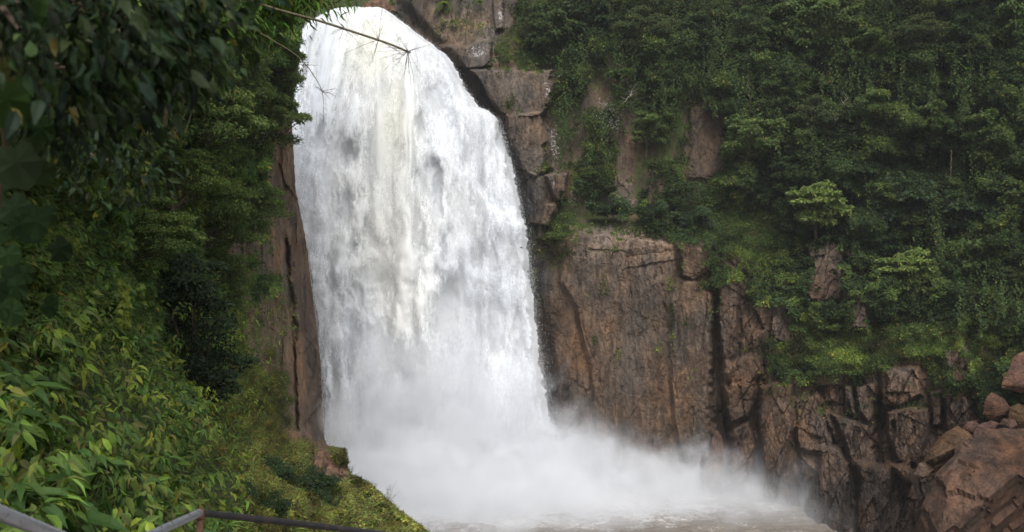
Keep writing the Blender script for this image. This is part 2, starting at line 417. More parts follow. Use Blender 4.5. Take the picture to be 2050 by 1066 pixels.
def axis(segs):
    out = []
    for a, b, st in segs: out.append(np.arange(a, b, st))
    out.append([segs[-1][1]]); return np.concatenate(out)
gu = axis([(300, 780, 12), (780, 2060, 2.2), (2060, 2700, 16)])
gv = axis([(-400, -10, 15), (-10, 1075, 2.2), (1075, 1300, 12)])
GU, GV = np.meshgrid(gu, gv)
RM = rock_mask(GU, GV)
def build_cliff():
    u, v = GU, GV
    Y = cliff_base(u, v)
    wu = u + 6 * fbm(u / 40, v / 60, 21, 2) + 1.2 * fbm(u / 7, v / 7, 22)
    wv = v + 6 * fbm(u / 40, v / 60, 23, 2) + 1.2 * fbm(u / 7, v / 7, 24)
    # large undulation and columns
    rel = 0.9 * fbm(u / 160, v / 260, 31, 3)
    tilt = 0.12
    lower = sstep(420, 560, v)
    X = wu / 22.0 + tilt * wv / 22.0; Z = wv / 22.0
    rough_zone = sstep(1430, 1500, u)            # broken blocks to the right, smooth sheet to the left
    k = 0.17 + 0.70 * rough_zone
    rel += k * joints(X / 3.2, Z / 9.0, 41, 0.55, 1.0, 0.5)
    rel += k * joints(X / 1.5 + 0.35 * Z / 1.5, Z / 4.0, 42, 0.30, 0.55, 0.4)
    rel += (0.3 + 0.3 * rough_zone) * joints(X / 0.7 - 0.3 * Z / 0.7, Z / 1.6, 43, 0.13, 0.26, 0.2)
    rel += (0.22 + 0.30 * rough_zone) * facets(X / 0.9 + Z / 2.4, Z / 1.5, 44, 0.08, 0.5, 0.4)
    rel += 0.7 * rough_zone * lower * facets(X / 2.6 - Z / 6, Z / 4.4, 48, 0.5, 1.1, 0.9)
    rel += 0.9 * blobs(u, v, [(1170, 500, 70, 34, 1), (1290, 515, 90, 30, 1), (1110, 560, 40, 24, .8)]) * joints(X / 4.2, Z / 0.95 + X * .06, 49, 0.35, 0.2, 0.75)
    rel += 0.07 * facets(X / 0.3, Z / 0.5, 47, 0.5, 1.0, 0.8)
    rel += 0.16 * fbm(u / 9, v / 40, 45, 4) + 0.05 * fbm(u / 4, v / 7, 46, 3)
    for poly, dY, e in BLOCKS:
        us = [q[0] for q in poly]; vs = [q[1] for q in poly]
        i0, i1 = np.searchsorted(gv, [min(vs) - 30, max(vs) + 30]); j0, j1 = np.searchsorted(gu, [min(us) - 30, max(us) + 30])
        s = np.s_[i0:i1, j0:j1]
        sd = poly_sd(wu[s], wv[s], poly)
        cu = (min(us) + max(us)) / 2; cv = (min(vs) + max(vs)) / 2
        hh = _h(np.array([cu]), np.array([cv]), 9)[0] - 0.5
        slope = (u[s] - cu) / max(20, (max(us) - min(us))) * (0.9 * hh) + (v[s] - cv) / max(30, max(vs) - min(vs)) * -0.5
        rel[s] -= sstep(-e, e, sd) * (dY + slope * 1.2)
    for pts, dep in CRACKS:
        us = [q[0] for q in pts]; vs = [q[1] for q in pts]
        i0, i1 = np.searchsorted(gv, [min(vs) - 40, max(vs) + 40]); j0, j1 = np.searchsorted(gu, [min(us) - 40, max(us) + 40])
        s = np.s_[i0:i1, j0:j1]
        d, w = line_d(wu[s], wv[s], pts)
        small = abs(dep) < 1.0
        mod = sstep(.30, .62, vnoise(u[s] / 13, v[s] / 17, 401)) if small else .55 + .6 * vnoise(u[s] / 20, v[s] / 26, 402)
        rel[s] += dep * (.55 if small else .72) * mod * np.exp(-(d / (w * (1.5 if small else 1.1) * (.6 + vnoise(u[s] / 8, v[s] / 9, 403)))) ** 2)
    # hollow beside and behind the fall
    edge = np.interp(v, [0, 140, 220, 340, 480, 700, 900], [800, 925, 985, 1035, 1068, 1095, 1110])
    rel += 1.6 * sstep(22, -14, u - edge)
    rel *= np.where(u < edge - 40, 0.5, 1.0)
    veg = 1 - RM
    rel *= 1 - 0.35 * veg
    Y = Y + rel
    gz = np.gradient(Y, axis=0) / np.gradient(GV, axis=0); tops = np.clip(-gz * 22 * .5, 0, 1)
    V = P(u, v, Y)
    wet = np.clip(1.0 * np.exp(-np.maximum(0, u - edge - 6) / 16.0) + 0.45 * sstep(900, 1000, v) + 0.35 * sstep(600, 900, v) * sstep(1300, 1100, u), 0, 1)
    wet = np.clip(wet + 0.5 * blobs(u, v, [(1140,760,18,50,1),(1120,640,16,60,.8),(1210,800,30,60,.5),(960,190,28,30,1.6),(925,125,25,14,1.2),(1060,420,20,50,1.0),(1450,880,40,60,.9),(1600,1000,60,60,.6),(1760,1000,60,70,.5)]), 0, 1)
    wet *= (0.6 + 0.8 * vnoise(u / 14, v / 30, 77)) * (1 - .55 * sstep(170, 100, v))
    wet = np.clip(wet, 0, 1)
    moss = 0.12 * sstep(.45, .7, vnoise(u / 18, v / 60, 421)) + (0.72 - .34 * blobs(u, v, [(1200, 280, 150, 180, 1), (960, 50, 110, 90, 1.2), (1420, 300, 60, 100, .7)])) * veg + 0.55 * blobs(u, v, PATCH) + 0.10 * sstep(1350, 1600, u) * sstep(1000, 850, v)
    lich = np.maximum(.30 * blobs(u, v, [(1200, 250, 140, 170, 1)]), 0) + blobs(u, v, [(955,105,34,26,.62),(1003,25,16,45,.6),(900,50,40,30,.42),(1095,180,12,40,.42),(1110,300,14,120,.42),(1145,400,20,60,.4),(1220,240,26,36,.6),(1230,150,40,14,.4),(1260,170,10,50,.4),(1310,400,40,20,.35),(1125,150,20,14,.5),(1200,410,40,14,.4),(1180,110,30,30,.4)])
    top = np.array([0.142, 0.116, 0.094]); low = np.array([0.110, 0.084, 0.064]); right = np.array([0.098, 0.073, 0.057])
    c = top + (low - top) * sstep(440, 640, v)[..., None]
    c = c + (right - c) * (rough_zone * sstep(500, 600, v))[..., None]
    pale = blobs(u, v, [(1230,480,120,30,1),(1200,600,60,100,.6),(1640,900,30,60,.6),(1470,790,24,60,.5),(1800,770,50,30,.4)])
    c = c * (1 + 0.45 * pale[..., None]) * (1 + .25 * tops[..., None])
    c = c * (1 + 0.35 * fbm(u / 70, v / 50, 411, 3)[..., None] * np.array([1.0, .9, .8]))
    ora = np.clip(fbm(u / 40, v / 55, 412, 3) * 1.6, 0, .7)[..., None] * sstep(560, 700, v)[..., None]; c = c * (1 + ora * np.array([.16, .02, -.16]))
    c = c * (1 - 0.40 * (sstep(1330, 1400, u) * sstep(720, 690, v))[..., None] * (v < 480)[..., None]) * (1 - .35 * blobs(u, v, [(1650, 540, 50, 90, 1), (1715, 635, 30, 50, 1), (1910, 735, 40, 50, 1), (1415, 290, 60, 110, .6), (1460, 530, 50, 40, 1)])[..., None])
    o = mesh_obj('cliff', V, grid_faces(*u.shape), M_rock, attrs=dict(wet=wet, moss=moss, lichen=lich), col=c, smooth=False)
    tag(o, kind='structure'); o['label'] = 'brown rock cliff to the right of and behind the waterfall'
    return Y
CY = build_cliff()

def bilerp(gu_, gv_, A, u, v):
    j = np.clip(np.searchsorted(gu_, u) - 1, 0, len(gu_) - 2); i = np.clip(np.searchsorted(gv_, v) - 1, 0, len(gv_) - 2)
    fu = np.clip((u - gu_[j]) / (gu_[j + 1] - gu_[j]), 0, 1); fv = np.clip((v - gv_[i]) / (gv_[i + 1] - gv_[i]), 0, 1)
    return (A[i, j] * (1 - fu) + A[i, j + 1] * fu) * (1 - fv) + (A[i + 1, j] * (1 - fu) + A[i + 1, j + 1] * fu) * fv

# ------------------------------------------------------------------ left hand wall, slope and mound
LU = [-500, -100, 100, 250, 400, 480, 560, 640, 1000]
LV = [-300, 0, 230, 450, 650, 760, 850, 880, 900, 1000, 1066, 1200]
LT = np.array([
 [6.5,11,18,26,36,46,58,66,70],
 [6.5,11,18,26,38,50,62,70,74],
 [6.5,11,19,28,46,62,71,76,79],
 [6.5,11,20,32,52,66,73,79,82],
 [6.2,10,17,28,48,64,72,79,82],
 [6,9,14,22,42,60,72,78,82],
 [5.8,8.5,12,17,32,50,68,77,82],
 [5.6,8.2,11.5,16,29,46,62,76,80],
 [5.5,8,11,15,27,40,48,50,50],
 [5.2,7.2,9.5,12.5,20,29,35,41,45],
 [5,6.8,8.5,11,17,24,29,35,38],
 [4.8,6,7.5,9,13,17,21,25,30]], float)
EV = [-300, 0, 60, 230, 380, 480, 600, 720, 800, 880, 892, 899, 915, 950, 966, 1000, 1020, 1066, 1100, 1200]
EU = [585, 605, 600, 583, 592, 612, 626, 641, 647, 650, 655, 690, 692, 702, 735, 772, 797, 855, 890, 1000]
def left_edge(v):
    return np.interp(v, EV, EU) + 1.5 * fbm(v / 9, v * 0, 61)
lv = axis([(-300, -10, 15), (-10, 1090, 2.5), (1090, 1200, 12)])
ns = 330
sl = np.concatenate([np.linspace(0, 1, ns), 1 - np.linspace(0.004, 0.03, 8)])     # last columns fold back behind the edge
SL, LVG = np.meshgrid(sl, lv)
LUG = -500 + SL * (left_edge(LVG) + 500)
LUG[:, :ns] = -500 + (np.linspace(0, 1, ns) ** 0.62)[None, :] * (left_edge(LVG[:, :ns]) + 500)
LROCK = [([(448,482),(495,452),(528,430),(540,330),(562,215),(640,215),(700,890),(625,905),(592,900),(562,860),(552,800),(530,740),(496,700),(482,640),(470,560)], 10)]
def lrock_mask(u, v):
    wu = u + 16 * fbm(u / 40, v / 40, 311) + 6 * fbm(u / 10, v / 10, 312)
    m = sstep(-9, 9, poly_sd(wu, v, LROCK[0][0]))
    m = np.maximum(m, sstep(-6, 6, poly_sd(u, v, [(622,893),(640,880),(655,893),(672,925),(700,930),(700,960),(660,970),(635,960),(622,930)])))
    m = m * (1 - 0.9 * blobs(u, v, [(530,570,28,20,1),(512,600,10,16,.8),(548,560,14,12,1),(560,760,26,18,1),(560,800,14,60,.8),(540,500,8,8,.3),(585,800,16,10,.6),(505,525,16,16,.9),(520,645,14,22,.9),(484,612,16,20,.9),(545,705,14,16,.8),(528,470,14,14,.7),(556,650,8,12,.6),(500,580,12,14,.6),(575,845,12,14,.8),(606,893,22,12,1)]))
    return m
def left_depth(u, v):
    return bilerp(np.array(LU, float), np.array(LV, float), LT, u, v)
def build_left():
    u, v = LUG.copy(), LVG
    Y = left_depth(u, v)
    sc = Y / F                                     # metres per px
    m = lrock_mask(u, v)
    wu = u + 4 * fbm(u / 20, v / 20, 71); wv = v + 4 * fbm(u / 20, v / 20, 72)
    rel = m * (0.8 * joints(wu / 40, wv / 150, 73, 0.5, 0.6, 0.4) + 0.4 * joints(wu / 18, wv / 60, 74, 0.4, 0.6, 0.5) + 0.10 * facets(wu / 7, wv / 18, 75, 0.5, 0.8, 0.6) + 0.25 * fbm(u / 8, v / 30, 76, 3))
    # the vertical cleft with its overhang
    d, w = line_d(wu, wv, [(573,480,2.5),(575,560,5),(583,640,8),(586,655,9),(590,720,3),(594,860,3)])
    rel += 2.0 * np.exp(-(d / w) ** 2) * m * sstep(900, 850, v)
    rel += 1.3 * sstep(570, 582, wu - 0.12 * (wv - 560)) * sstep(470, 520, v) * sstep(890, 870, v)
    veg = 1 - m
    rel += veg * Y * 0.016 * fbm(u / 40, v / 40, 78, 4)
    # small rock on the mound
    for poly, dY, e in (([(624,893),(637,890),(650,905),(655,925),(648,950),(628,950)], 1.6, 3), ([(650,925),(668,928),(688,935),(698,955),(700,985),(640,965)], 1.1, 4)):
        rel -= sstep(-e, e, poly_sd(wu, wv, poly)) * dY
    Y = Y + rel
    for k in range(8): Y[:, ns + k] = Y[:, ns - 1] + (k + 1) ** 1.6 * 0.35
    V = P(u, v, Y)
    moss = np.clip(0.75 * veg + 0.14 + 0.3 * blobs(u, v, [(530,570,40,40,1),(560,790,30,60,1)]), 0, 1)
    wet = np.clip(sstep(578, 600, u - 0.10 * (v - 560)) * sstep(450, 600, v) * 0.7 * sstep(895, 870, v), 0, 1)
    wet = np.maximum(wet, sstep(0.9, 1, SL) * 0.15)
    c = np.broadcast_to(np.array([0.215, 0.158, 0.112]), V.shape).copy(); c = c * (1 + .35 * fbm(u / 40, v / 60, 431, 3)[..., None])
    pink = blobs(u, v, [(470,500,14,26,1),(507,610,16,34,1),(530,700,12,20,.8),(590,880,26,22,1),(545,800,10,30,.8),(650,930,40,30,1)])
    c += pink[..., None] * np.array([0.08, 0.035, 0.02])
    o = mesh_obj('hillside', V, grid_faces(*u.shape), M_rock, attrs=dict(wet=wet, moss=moss, lichen=moss * 0), col=c)
    tag(o, kind='structure'); o['label'] = 'left hand rock wall and the overgrown slope below it'
    return Y
LY = build_left()
def left_Y(u, v):
    """surface depth on the left, from the built grid"""
    e = left_edge(v); s = np.clip((u + 500) / (e + 500), 0, 1) ** (1 / 0.62)
    return bilerp(np.linspace(0, 1, ns), lv, LY[:, :ns], s, v)

# ------------------------------------------------------------------ waterfall
WL = [(8,700),(14,672),(25,650),(45,612),(60,603),(110,592),(170,580),(260,578),(330,583),(390,588),(480,606),(540,618),(640,632),(720,640),(800,644),(890,648),(960,650),(1000,650)]
WR = [(8,735),(14,768),(30,792),(60,832),(90,872),(110,897),(140,918),(180,940),(214,962),(222,984),(240,1004),(300,1022),(340,1032),(400,1046),(480,1060),(560,1070),(640,1076),(720,1086),(800,1096),(840,1104),(900,1130),(960,1180),(1000,1220)]
GAPS = [(620,420,14,60,.35),(660,380,10,50,.4),(845,480,10,60,.35),(700,650,16,60,.5),(815,770,26,60,.6),(770,690,18,40,.5),(905,700,16,60,.45),(985,640,14,90,.4),(1040,660,12,80,.4),(670,760,14,60,.4),(690,305,26,34,.9),(693,415,15,60,.75),(705,480,14,45,.6),(640,280,10,60,.35),(877,385,11,46,.85),(868,335,10,18,.6),(903,600,22,52,.9),(888,500,10,40,.55),(800,725,12,50,.7),(785,800,18,50,.45),
 (735,450,12,40,.3),(875,200,18,46,.5),(846,255,12,30,.45),(1003,268,8,30,.9),(1018,310,6,40,.8),(983,300,8,20,.45),(1055,470,10,60,.5),(730,600,16,36,.5),(760,662,16,26,.5),(955,520,10,30,.35),(942,745,10,40,.5),
 (850,720,10,40,.3),(622,120,16,50,.35),(612,260,9,70,.3),(925,560,10,50,.35),(1020,540,10,60,.3),(700,700,10,60,.3),(660,560,8,60,.25),(1080,800,8,60,.4),(905,640,16,30,.7),(650,800,6,60,.5),(935,300,8,60,.25),(960,640,8,60,.3)]
def water_mat():
    m, nt, out = new_mat('white_water'); nb = NB(nt)
    p = nb.pos()
    pf = nb.vmath('MULTIPLY', p, (1.0, 0.6, 0.26))
    fine = nb.noise(pf, 5.5, 5, 0.75); grain = nb.noise(p, 9.0, 3, 0.8); mid = nb.noise(pf, 1.1, 5, 0.6)
    d = nb.attr('dens').outputs['Fac']
    s = nb.math('ADD', nb.math('MULTIPLY', fine, 0.55), nb.math('ADD', nb.math('MULTIPLY', mid, 0.6), nb.math('MULTIPLY', nb.math('SUBTRACT', grain, 0.25), 0.5)))
    a = nb.ramp(nb.math('ADD', s, nb.math('SUBTRACT', d, 0.5)), 0.64, 0.92)
    base = nb.attr('Col').outputs['Color']
    c = nb.mix(1.0, base, nb.mix(nb.ramp(nb.math('ADD', nb.math('MULTIPLY', fine, 0.5), nb.math('MULTIPLY', mid, 0.5)), 0.36, 0.58), (0.90, 0.915, 0.93), (1, 1, 1)), 'MULTIPLY')
    h = nb.math('ADD', fine, nb.math('MULTIPLY', grain, 0.5))
    b = nb.n('ShaderNodeBump'); b.inputs['Distance'].default_value = 0.10; b.inputs['Strength'].default_value = 0.2; nb.l(h, b.inputs['Height'])
    df = nb.n('ShaderNodeBsdfDiffuse'); nb.l(c, df.inputs['Color']); nb.l(b.outputs[0], df.inputs['Normal'])
    tl = nb.n('ShaderNodeBsdfTranslucent'); nb.l(c, tl.inputs['Color'])
    x = nb.n('ShaderNodeMixShader'); x.inputs[0].default_value = 0.35; nb.l(df.outputs[0], x.inputs[1]); nb.l(tl.outputs[0], x.inputs[2])
    tr = nb.n('ShaderNodeBsdfTransparent')
    y = nb.n('ShaderNodeMixShader'); nb.l(a, y.inputs[0]); nb.l(tr.outputs[0], y.inputs[1]); nb.l(x.outputs[0], y.inputs[2])
    nb.l(y.outputs[0], out.inputs['Surface'])
    return m
M_water = water_mat()

def build_fall():
    wv = np.concatenate([np.arange(9, 1000, 2.2)])
    nc = 250
    s = np.linspace(0, 1, nc)
    vs_all, f_all, dens_all, col_all, n0 = [], [], [], [], 0
    for layer in range(3):
        S, V = np.meshgrid(s, wv)
        L = np.interp(V, [a for a, b in WL], [b for a, b in WL]); Rr = np.interp(V, [a for a, b in WR], [b for a, b in WR])
        ex = (0, 6, 15)[layer]
        L = L + 3 * fbm(V / 14, V * 0 + layer, 91) - ex * 0.5; Rr = Rr + (6 + layer * 4) * fbm(V / 16, V * 0 + layer, 92) * sstep(40, 120, V) + 3 * fbm(V / 4.5, V * 0 + layer, 192) * sstep(60, 140, V) + ex * sstep(100, 300, V)
        U = L + S * (Rr - L)
        Y = np.interp(V, [8, 100, 225, 400, 700, 960, 1000], [89.5, 87.4, 85.6, 84.2, 82.4, 80.6, 80])
        Y = Y - 1.0 * np.sin(np.pi * np.clip(S, 0, 1)) ** 0.6
        # main tongue in the middle, ledge to the right and a diagonal fold below it
        tong = np.interp(V, [0, 200, 500, 800], [730, 800, 820, 860])
        Y -= 1.1 * np.exp(-((U - tong) / 60) ** 2) * sstep(20, 150, V)
        Y -= 1.0 * sstep(-12, 20, V + 16 * fbm(U / 12, V / 30, 194, 3) - np.interp(U, [840, 900, 1000], [285, 300, 430])) * sstep(845, 875, U) * sstep(620, 420, V)
        Y -= 0.8 * sstep(-5, 8, V - 226) * sstep(955, 975, U)
        Y -= 0.9 * sstep(-30, 45, V + 34 * fbm(U / 18, V / 40, 195, 3) - np.interp(U, [640, 700, 900], [560, 575, 700])) * sstep(640, 700, U) * sstep(960, 850, U) * sstep(1000, 700, V)
        fan = (U - 820) / (1 + 0.0010 * (V - 300))
        bl = sstep(250, 650, V)
        a = fan / 22.0 + layer * 31.7; b = V / 22.0
        wa = a + 0.6 * fbm(a / 2.6, b / 7, 93, 2) + .25 * fbm(a / .8, b / 3, 193, 2); wb = b + 1.4 * fbm(a / 1.6, b / 6, 94, 3)
        big = fbm(wa / 1.9, wb / (13 - 7 * bl), 95, 3)
        mid = np.abs(fbm(wa / 0.95, wb / 4.6, 96, 3)) * (1 - bl) + np.abs(fbm(wa / 1.6, wb / 4.6, 196, 2)) * bl
        sm = np.abs(fbm(wa / 0.33, wb / 1.5, 97, 3))
        rel = -(0.75 * big + 0.85 * fbm(wa / 1.5, wb / 26, 197, 2) + (0.20 + 0.20 * bl) * (0.45 - mid) + 0.06 * (0.4 - sm))
        gap = 0.62 * blobs(U + 9 * fbm(U / 12, V / 24, 98), V + 14 * fbm(U / 10, V / 30, 99), GAPS)
        Y = Y + rel * (0.6 + 0.4 * sstep(20, 200, V)) + (1.3, 1.6, 1.2)[layer] * gap + (1.1, 0.25, -0.45)[layer]
        edgeD = np.minimum(S * (Rr - L), (1 - S) * (Rr - L))
        eR = (1 - S) * (Rr - L); eL = S * (Rr - L)
        e = sstep(-2, 9, eL) * sstep(-3, (14, 34, 52)[layer], eR) * sstep(8, 22, V)
        dens = (1.12, 0.66, 0.40)[layer] + 0.28 * np.clip(-rel, -1, 1) - (0.52, 0.85, 0.9)[layer] * gap
        dens = dens * (0.25 + 0.75 * e) - 0.5 * (1 - e)
        if layer == 0: dens = dens + 0.1
        # sparse edge curtain at the right ledge
        dens = dens - 0.30 * blobs(U, V, [(1005, 262, 22, 40, 1), (1035, 380, 14, 60, .6), (1060, 520, 12, 80, .5)])
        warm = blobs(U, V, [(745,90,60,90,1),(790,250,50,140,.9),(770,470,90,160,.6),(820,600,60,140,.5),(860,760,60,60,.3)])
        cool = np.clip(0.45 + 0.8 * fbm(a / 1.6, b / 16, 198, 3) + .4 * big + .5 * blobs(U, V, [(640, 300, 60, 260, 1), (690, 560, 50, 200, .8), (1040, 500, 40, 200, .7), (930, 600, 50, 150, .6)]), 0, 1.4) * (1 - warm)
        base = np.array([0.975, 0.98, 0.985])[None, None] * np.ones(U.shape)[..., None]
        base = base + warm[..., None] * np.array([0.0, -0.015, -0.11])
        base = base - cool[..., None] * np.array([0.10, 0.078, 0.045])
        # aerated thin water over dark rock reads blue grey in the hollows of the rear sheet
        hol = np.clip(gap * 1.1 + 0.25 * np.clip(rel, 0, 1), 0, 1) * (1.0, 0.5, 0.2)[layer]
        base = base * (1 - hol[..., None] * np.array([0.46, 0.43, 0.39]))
        pts = P(U, V, Y)
        # the river feeding the lip runs back from the brink
        vs_all.append(pts.reshape(-1, 3)); f_all.append(grid_faces(*U.shape) + n0); n0 += U.size
        dens_all.append(dens.ravel()); col_all.append(base.reshape(-1, 3))
        if layer == 0:
            row = pts[0]; back = [row + np.array([0, .3 + k * 2.0, -0.35 + 0.03 * k]) for k in range(0, 5)]
            B = np.array(back); vs_all.append(B.reshape(-1, 3)); f_all.append(grid_faces(5, nc) + n0); n0 += B.shape[0] * nc
            dens_all.append(np.full(B.shape[0] * nc, 1.0)); col_all.append(np.full((B.shape[0] * nc, 3), 0.8))
    # flying drops and clots of water around the sheets
    g = RNG(5); n = 110000
    V = 20 + 960 * g.random(n) ** 0.9
    L = np.interp(V, [a for a, b in WL], [b for a, b in WL]); Rr = np.interp(V, [a for a, b in WR], [b for a, b in WR])
    S = g.random(n); k = g.random(n) < 0.22
    off = g.exponential(6.0, n) * (0.3 + V / 900)
    U = np.where(k, Rr - 10 + off * 1.0 - 6 * g.random(n), L + S * (Rr - L))
    nl = g.random(n) < 0.06; U = np.where(nl, L + 3 - g.exponential(2.0, n), U)
    Y = np.interp(V, [8, 100, 225, 400, 700, 960, 1000], [88.6, 86.2, 84.4, 83.0, 81.0, 79.2, 79]) - 1.2 * g.random(n) + np.where(k, 1.0, -0.6)
    C = P(U, V, Y)
    r = (0.010 + 0.018 * g.random(n) ** 3)[:, None]
    tet = np.array([[1, 0, -.6], [-.6, .8, -.6], [-.6, -.8, -.6], [0, 0, 1.6]])
    T = C[:, None, :] + r[:, :, None] * tet[None] * np.array([1, 1, 1.3])
    fi = np.array([[0, 1, 2], [0, 3, 1], [1, 3, 2], [2, 3, 0]])
    ft = (np.arange(n)[:, None, None] * 4 + fi[None]).reshape(-1, 3) + n0
    vs_all.append(T.reshape(-1, 3)); dens_all.append(np.full(n * 4, 2.0)); col_all.append(np.full((n * 4, 3), 0.9))
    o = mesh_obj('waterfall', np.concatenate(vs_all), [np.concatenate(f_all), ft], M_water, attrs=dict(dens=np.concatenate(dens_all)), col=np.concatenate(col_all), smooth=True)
    tag(o, kind='structure'); o['label'] = 'tall white waterfall pouring over the cliff'
build_fall()

# ------------------------------------------------------------------ pool
def build_pool():
    m, nt, out = new_mat('pool_water'); nb = NB(nt)
    p = nb.pos()
    a = nb.noise(p, 0.35, 6, 0.62, sc=(1, 1.6, 1), dist=0.8); b = nb.noise(p, 2.2, 6, 0.7, sc=(1, 1.5, 1), dist=1.2)
    f = nb.attr('foam').outputs['Fac']
    fo = nb.ramp(nb.math('ADD', nb.math('ADD', nb.math('MULTIPLY', a, 0.5), nb.math('MULTIPLY', b, 0.55)), nb.math('MULTIPLY', f, 0.35)), 0.60, 0.78)
    c = nb.mix(fo, nb.mix(a, (0.16, 0.13, 0.105), (0.30, 0.26, 0.21)), (0.78, 0.77, 0.75))
    principled(nb, out, c, nb.ramp(fo, 0, 1, 0.18, 0.8), 0.5, nb.math('ADD', a, nb.math('MULTIPLY', b, 0.5)), 0.5, 0.9)
    x = np.linspace(-60, 70, 330); y = np.concatenate([np.linspace(20, 55, 25)[:-1], np.linspace(55, 95, 200)])
    X, Y = np.meshgrid(x, y)
    Z = POOL_Z + 0.35 * fbm(X / 3.0, Y / 2.2, 51, 4) + 0.30 * (0.4 - np.abs(fbm(X / 1.2, Y / 0.8, 52, 3)))
    foam = np.exp(-((X + 6) / 14) ** 2 - ((Y - 80) / 10) ** 2) * 1.4 + 0.35 * np.exp(-((X - 14) / 12) ** 2 - ((Y - 74) / 6) ** 2)
    o = mesh_obj('plunge_pool', np.stack([X, Y, Z], -1), grid_faces(*X.shape), m, attrs=dict(foam=foam), smooth=True)
    tag(o, kind='structure'); o['label'] = 'foaming brown pool below the waterfall'
build_pool()

# ------------------------------------------------------------------ mist (real volume of spray)
MIST = [(820, 880, 78.5, (8, 3, 6), 0.12), (1080, 900, 78, (5, 3, 4), 0.16),  # u, v, Y, (rx, ry, rz) m, density
 (900, 985, 78, (11, 5.5, 11), 0.60), (930, 1045, 71, (10, 6, 5.0), 0.55), (800, 1000, 74, (7, 4, 6), 0.30), (1150, 1050, 70, (8, 5, 3.4), 0.34), (1300, 1040, 71, (7, 4, 2.4), 0.16), (900, 600, 81, (8, 2, 9), 0.035), (780, 900, 79, (6, 3, 8), 0.16), (880, 820, 79, (7.5, 3.5, 8.5), 0.26), (1160, 860, 80, (2.2, 2.2, 2.4), 0.09), (1250, 905, 79, (3.4, 2.5, 2.4), 0.09), (1500, 1000, 74, (13, 5, 4.5), 0.035), (800, 420, 82.3, (5.5, 1.5, 14), 0.05), (970, 560, 81, (4.5, 1.5, 12), 0.06), (1120, 950, 78, (6.5, 5, 4.2), 0.45), (1190, 895, 79.5, (2.8, 2.6, 3.0), 0.15),
 (1290, 990, 76, (9, 5, 3.8), 0.30), (1430, 1005, 73.5, (9, 5, 3.6), 0.21), (1350, 930, 78, (5, 3, 2.4), 0.10), (1560, 1040, 69.5, (9, 4, 2.3), 0.12), (960, 760, 80, (5.5, 2, 7), 0.06), (700, 700, 80.5, (4.5, 2, 10), 0.04)]
def build_mist():
    m, nt, out = new_mat('spray_mist'); nb = NB(nt)
    p = nb.pos(); tot = None
    n = nb.noise(p, 0.34, 5, 0.68, dist=0.6)
    wp = nb.vmath('ADD', p, nb.vmath('MULTIPLY', nb.vmath('SUBTRACT', nb.n('ShaderNodeTexNoise').outputs['Color'], (0.5, 0.5, 0.5)), (0, 0, 0)))
    for u, v, Y, r, k in MIST:
        c = P(u, v, Y)
        d = nb.vmath('LENGTH', nb.vmath('DIVIDE', nb.vmath('SUBTRACT', p, tuple(float(q) for q in c)), r))
        g = nb.ramp(nb.math('ADD', d, nb.math('MULTIPLY', nb.math('SUBTRACT', n, 0.5), -1.9)), 0.10, 1.30, k, 0.0)
        tot = g if tot is None else nb.math('ADD', tot, g)
    vol = nb.n('ShaderNodeVolumePrincipled'); vol.inputs['Color'].default_value = (0.955, 0.968, 0.99, 1)
    vol.inputs['Anisotropy'].default_value = -0.1
    nb.l(tot, vol.inputs['Density']); nb.l(vol.outputs[0], out.inputs['Volume'])
    b = [(-28, 36), (64.5, 84.5), (-20.3, 18)]
    V = np.array([[b[0][i], b[1][j], b[2][k]] for i in (0, 1) for j in (0, 1) for k in (0, 1)], float)
    Fc = np.array([[0, 1, 3, 2], [4, 6, 7, 5], [0, 4, 5, 1], [2, 3, 7, 6], [0, 2, 6, 4], [1, 5, 7, 3]])
    o = mesh_obj('mist', V, Fc, m)
    tag(o, kind='structure'); o['label'] = 'white spray mist rising from the foot of the waterfall'
build_mist()
def build_haze():
    m, nt, out = new_mat('humid_air'); nb = NB(nt)
    vol = nb.n('ShaderNodeVolumeScatter'); vol.inputs['Color'].default_value = (0.95, 0.97, 1.0, 1); vol.inputs['Density'].default_value = 0.0003
    nb.l(vol.outputs[0], out.inputs['Volume'])
    V = np.array([[x, y, z] for x in (-70, 90) for y in (14, 112) for z in (-21, 50)], float)
    Fc = np.array([[0, 1, 3, 2], [4, 6, 7, 5], [0, 4, 5, 1], [2, 3, 7, 6], [0, 2, 6, 4], [1, 5, 7, 3]])
    o = mesh_obj('haze', V, Fc, m); tag(o, kind='structure')
build_haze()
#@@FOLIAGE@@
# ------------------------------------------------------------------ foliage
def nrm(a): return a / (np.linalg.norm(a, axis=-1, keepdims=True) + 1e-9)
TM = {
 'rhomb': (np.array([[0, 0, 0], [.42, .5, .05], [1, 0, -.10], [.42, -.5, .05]]), [np.array([[0, 1, 2, 3]])]),
 'fold': (np.array([[0, 0, 0], [.38, .5, .10], [1, 0, -.16], [.38, -.5, .10], [.5, 0, 0]]), [np.array([[0, 4, 2, 1], [0, 3, 2, 4]])]),
 'long': (np.array([[0, 0, 0], [.3, 0, .02], [.68, 0, -.04], [1, 0, -.22], [.28, .48, .09], [.64, .40, .03], [.28, -.48, .09], [.64, -.40, .03]]),
          [np.array([[0, 1, 4], [0, 6, 1], [3, 5, 2], [3, 2, 7]]), np.array([[1, 2, 5, 4], [1, 6, 7, 2]])]),
 'blade': (np.array([[0, .12, 0], [0, -.12, 0], [.55, -.10, .06], [.55, .10, .06], [1, 0, -.18]]), [np.array([[0, 1, 2, 3]]), np.array([[3, 2, 4]])]),
}
a_ = np.linspace(0, 2 * math.pi, 15)[:-1]
lob = 0.38 + 0.15 * np.abs(np.cos(a_ * 2.5))
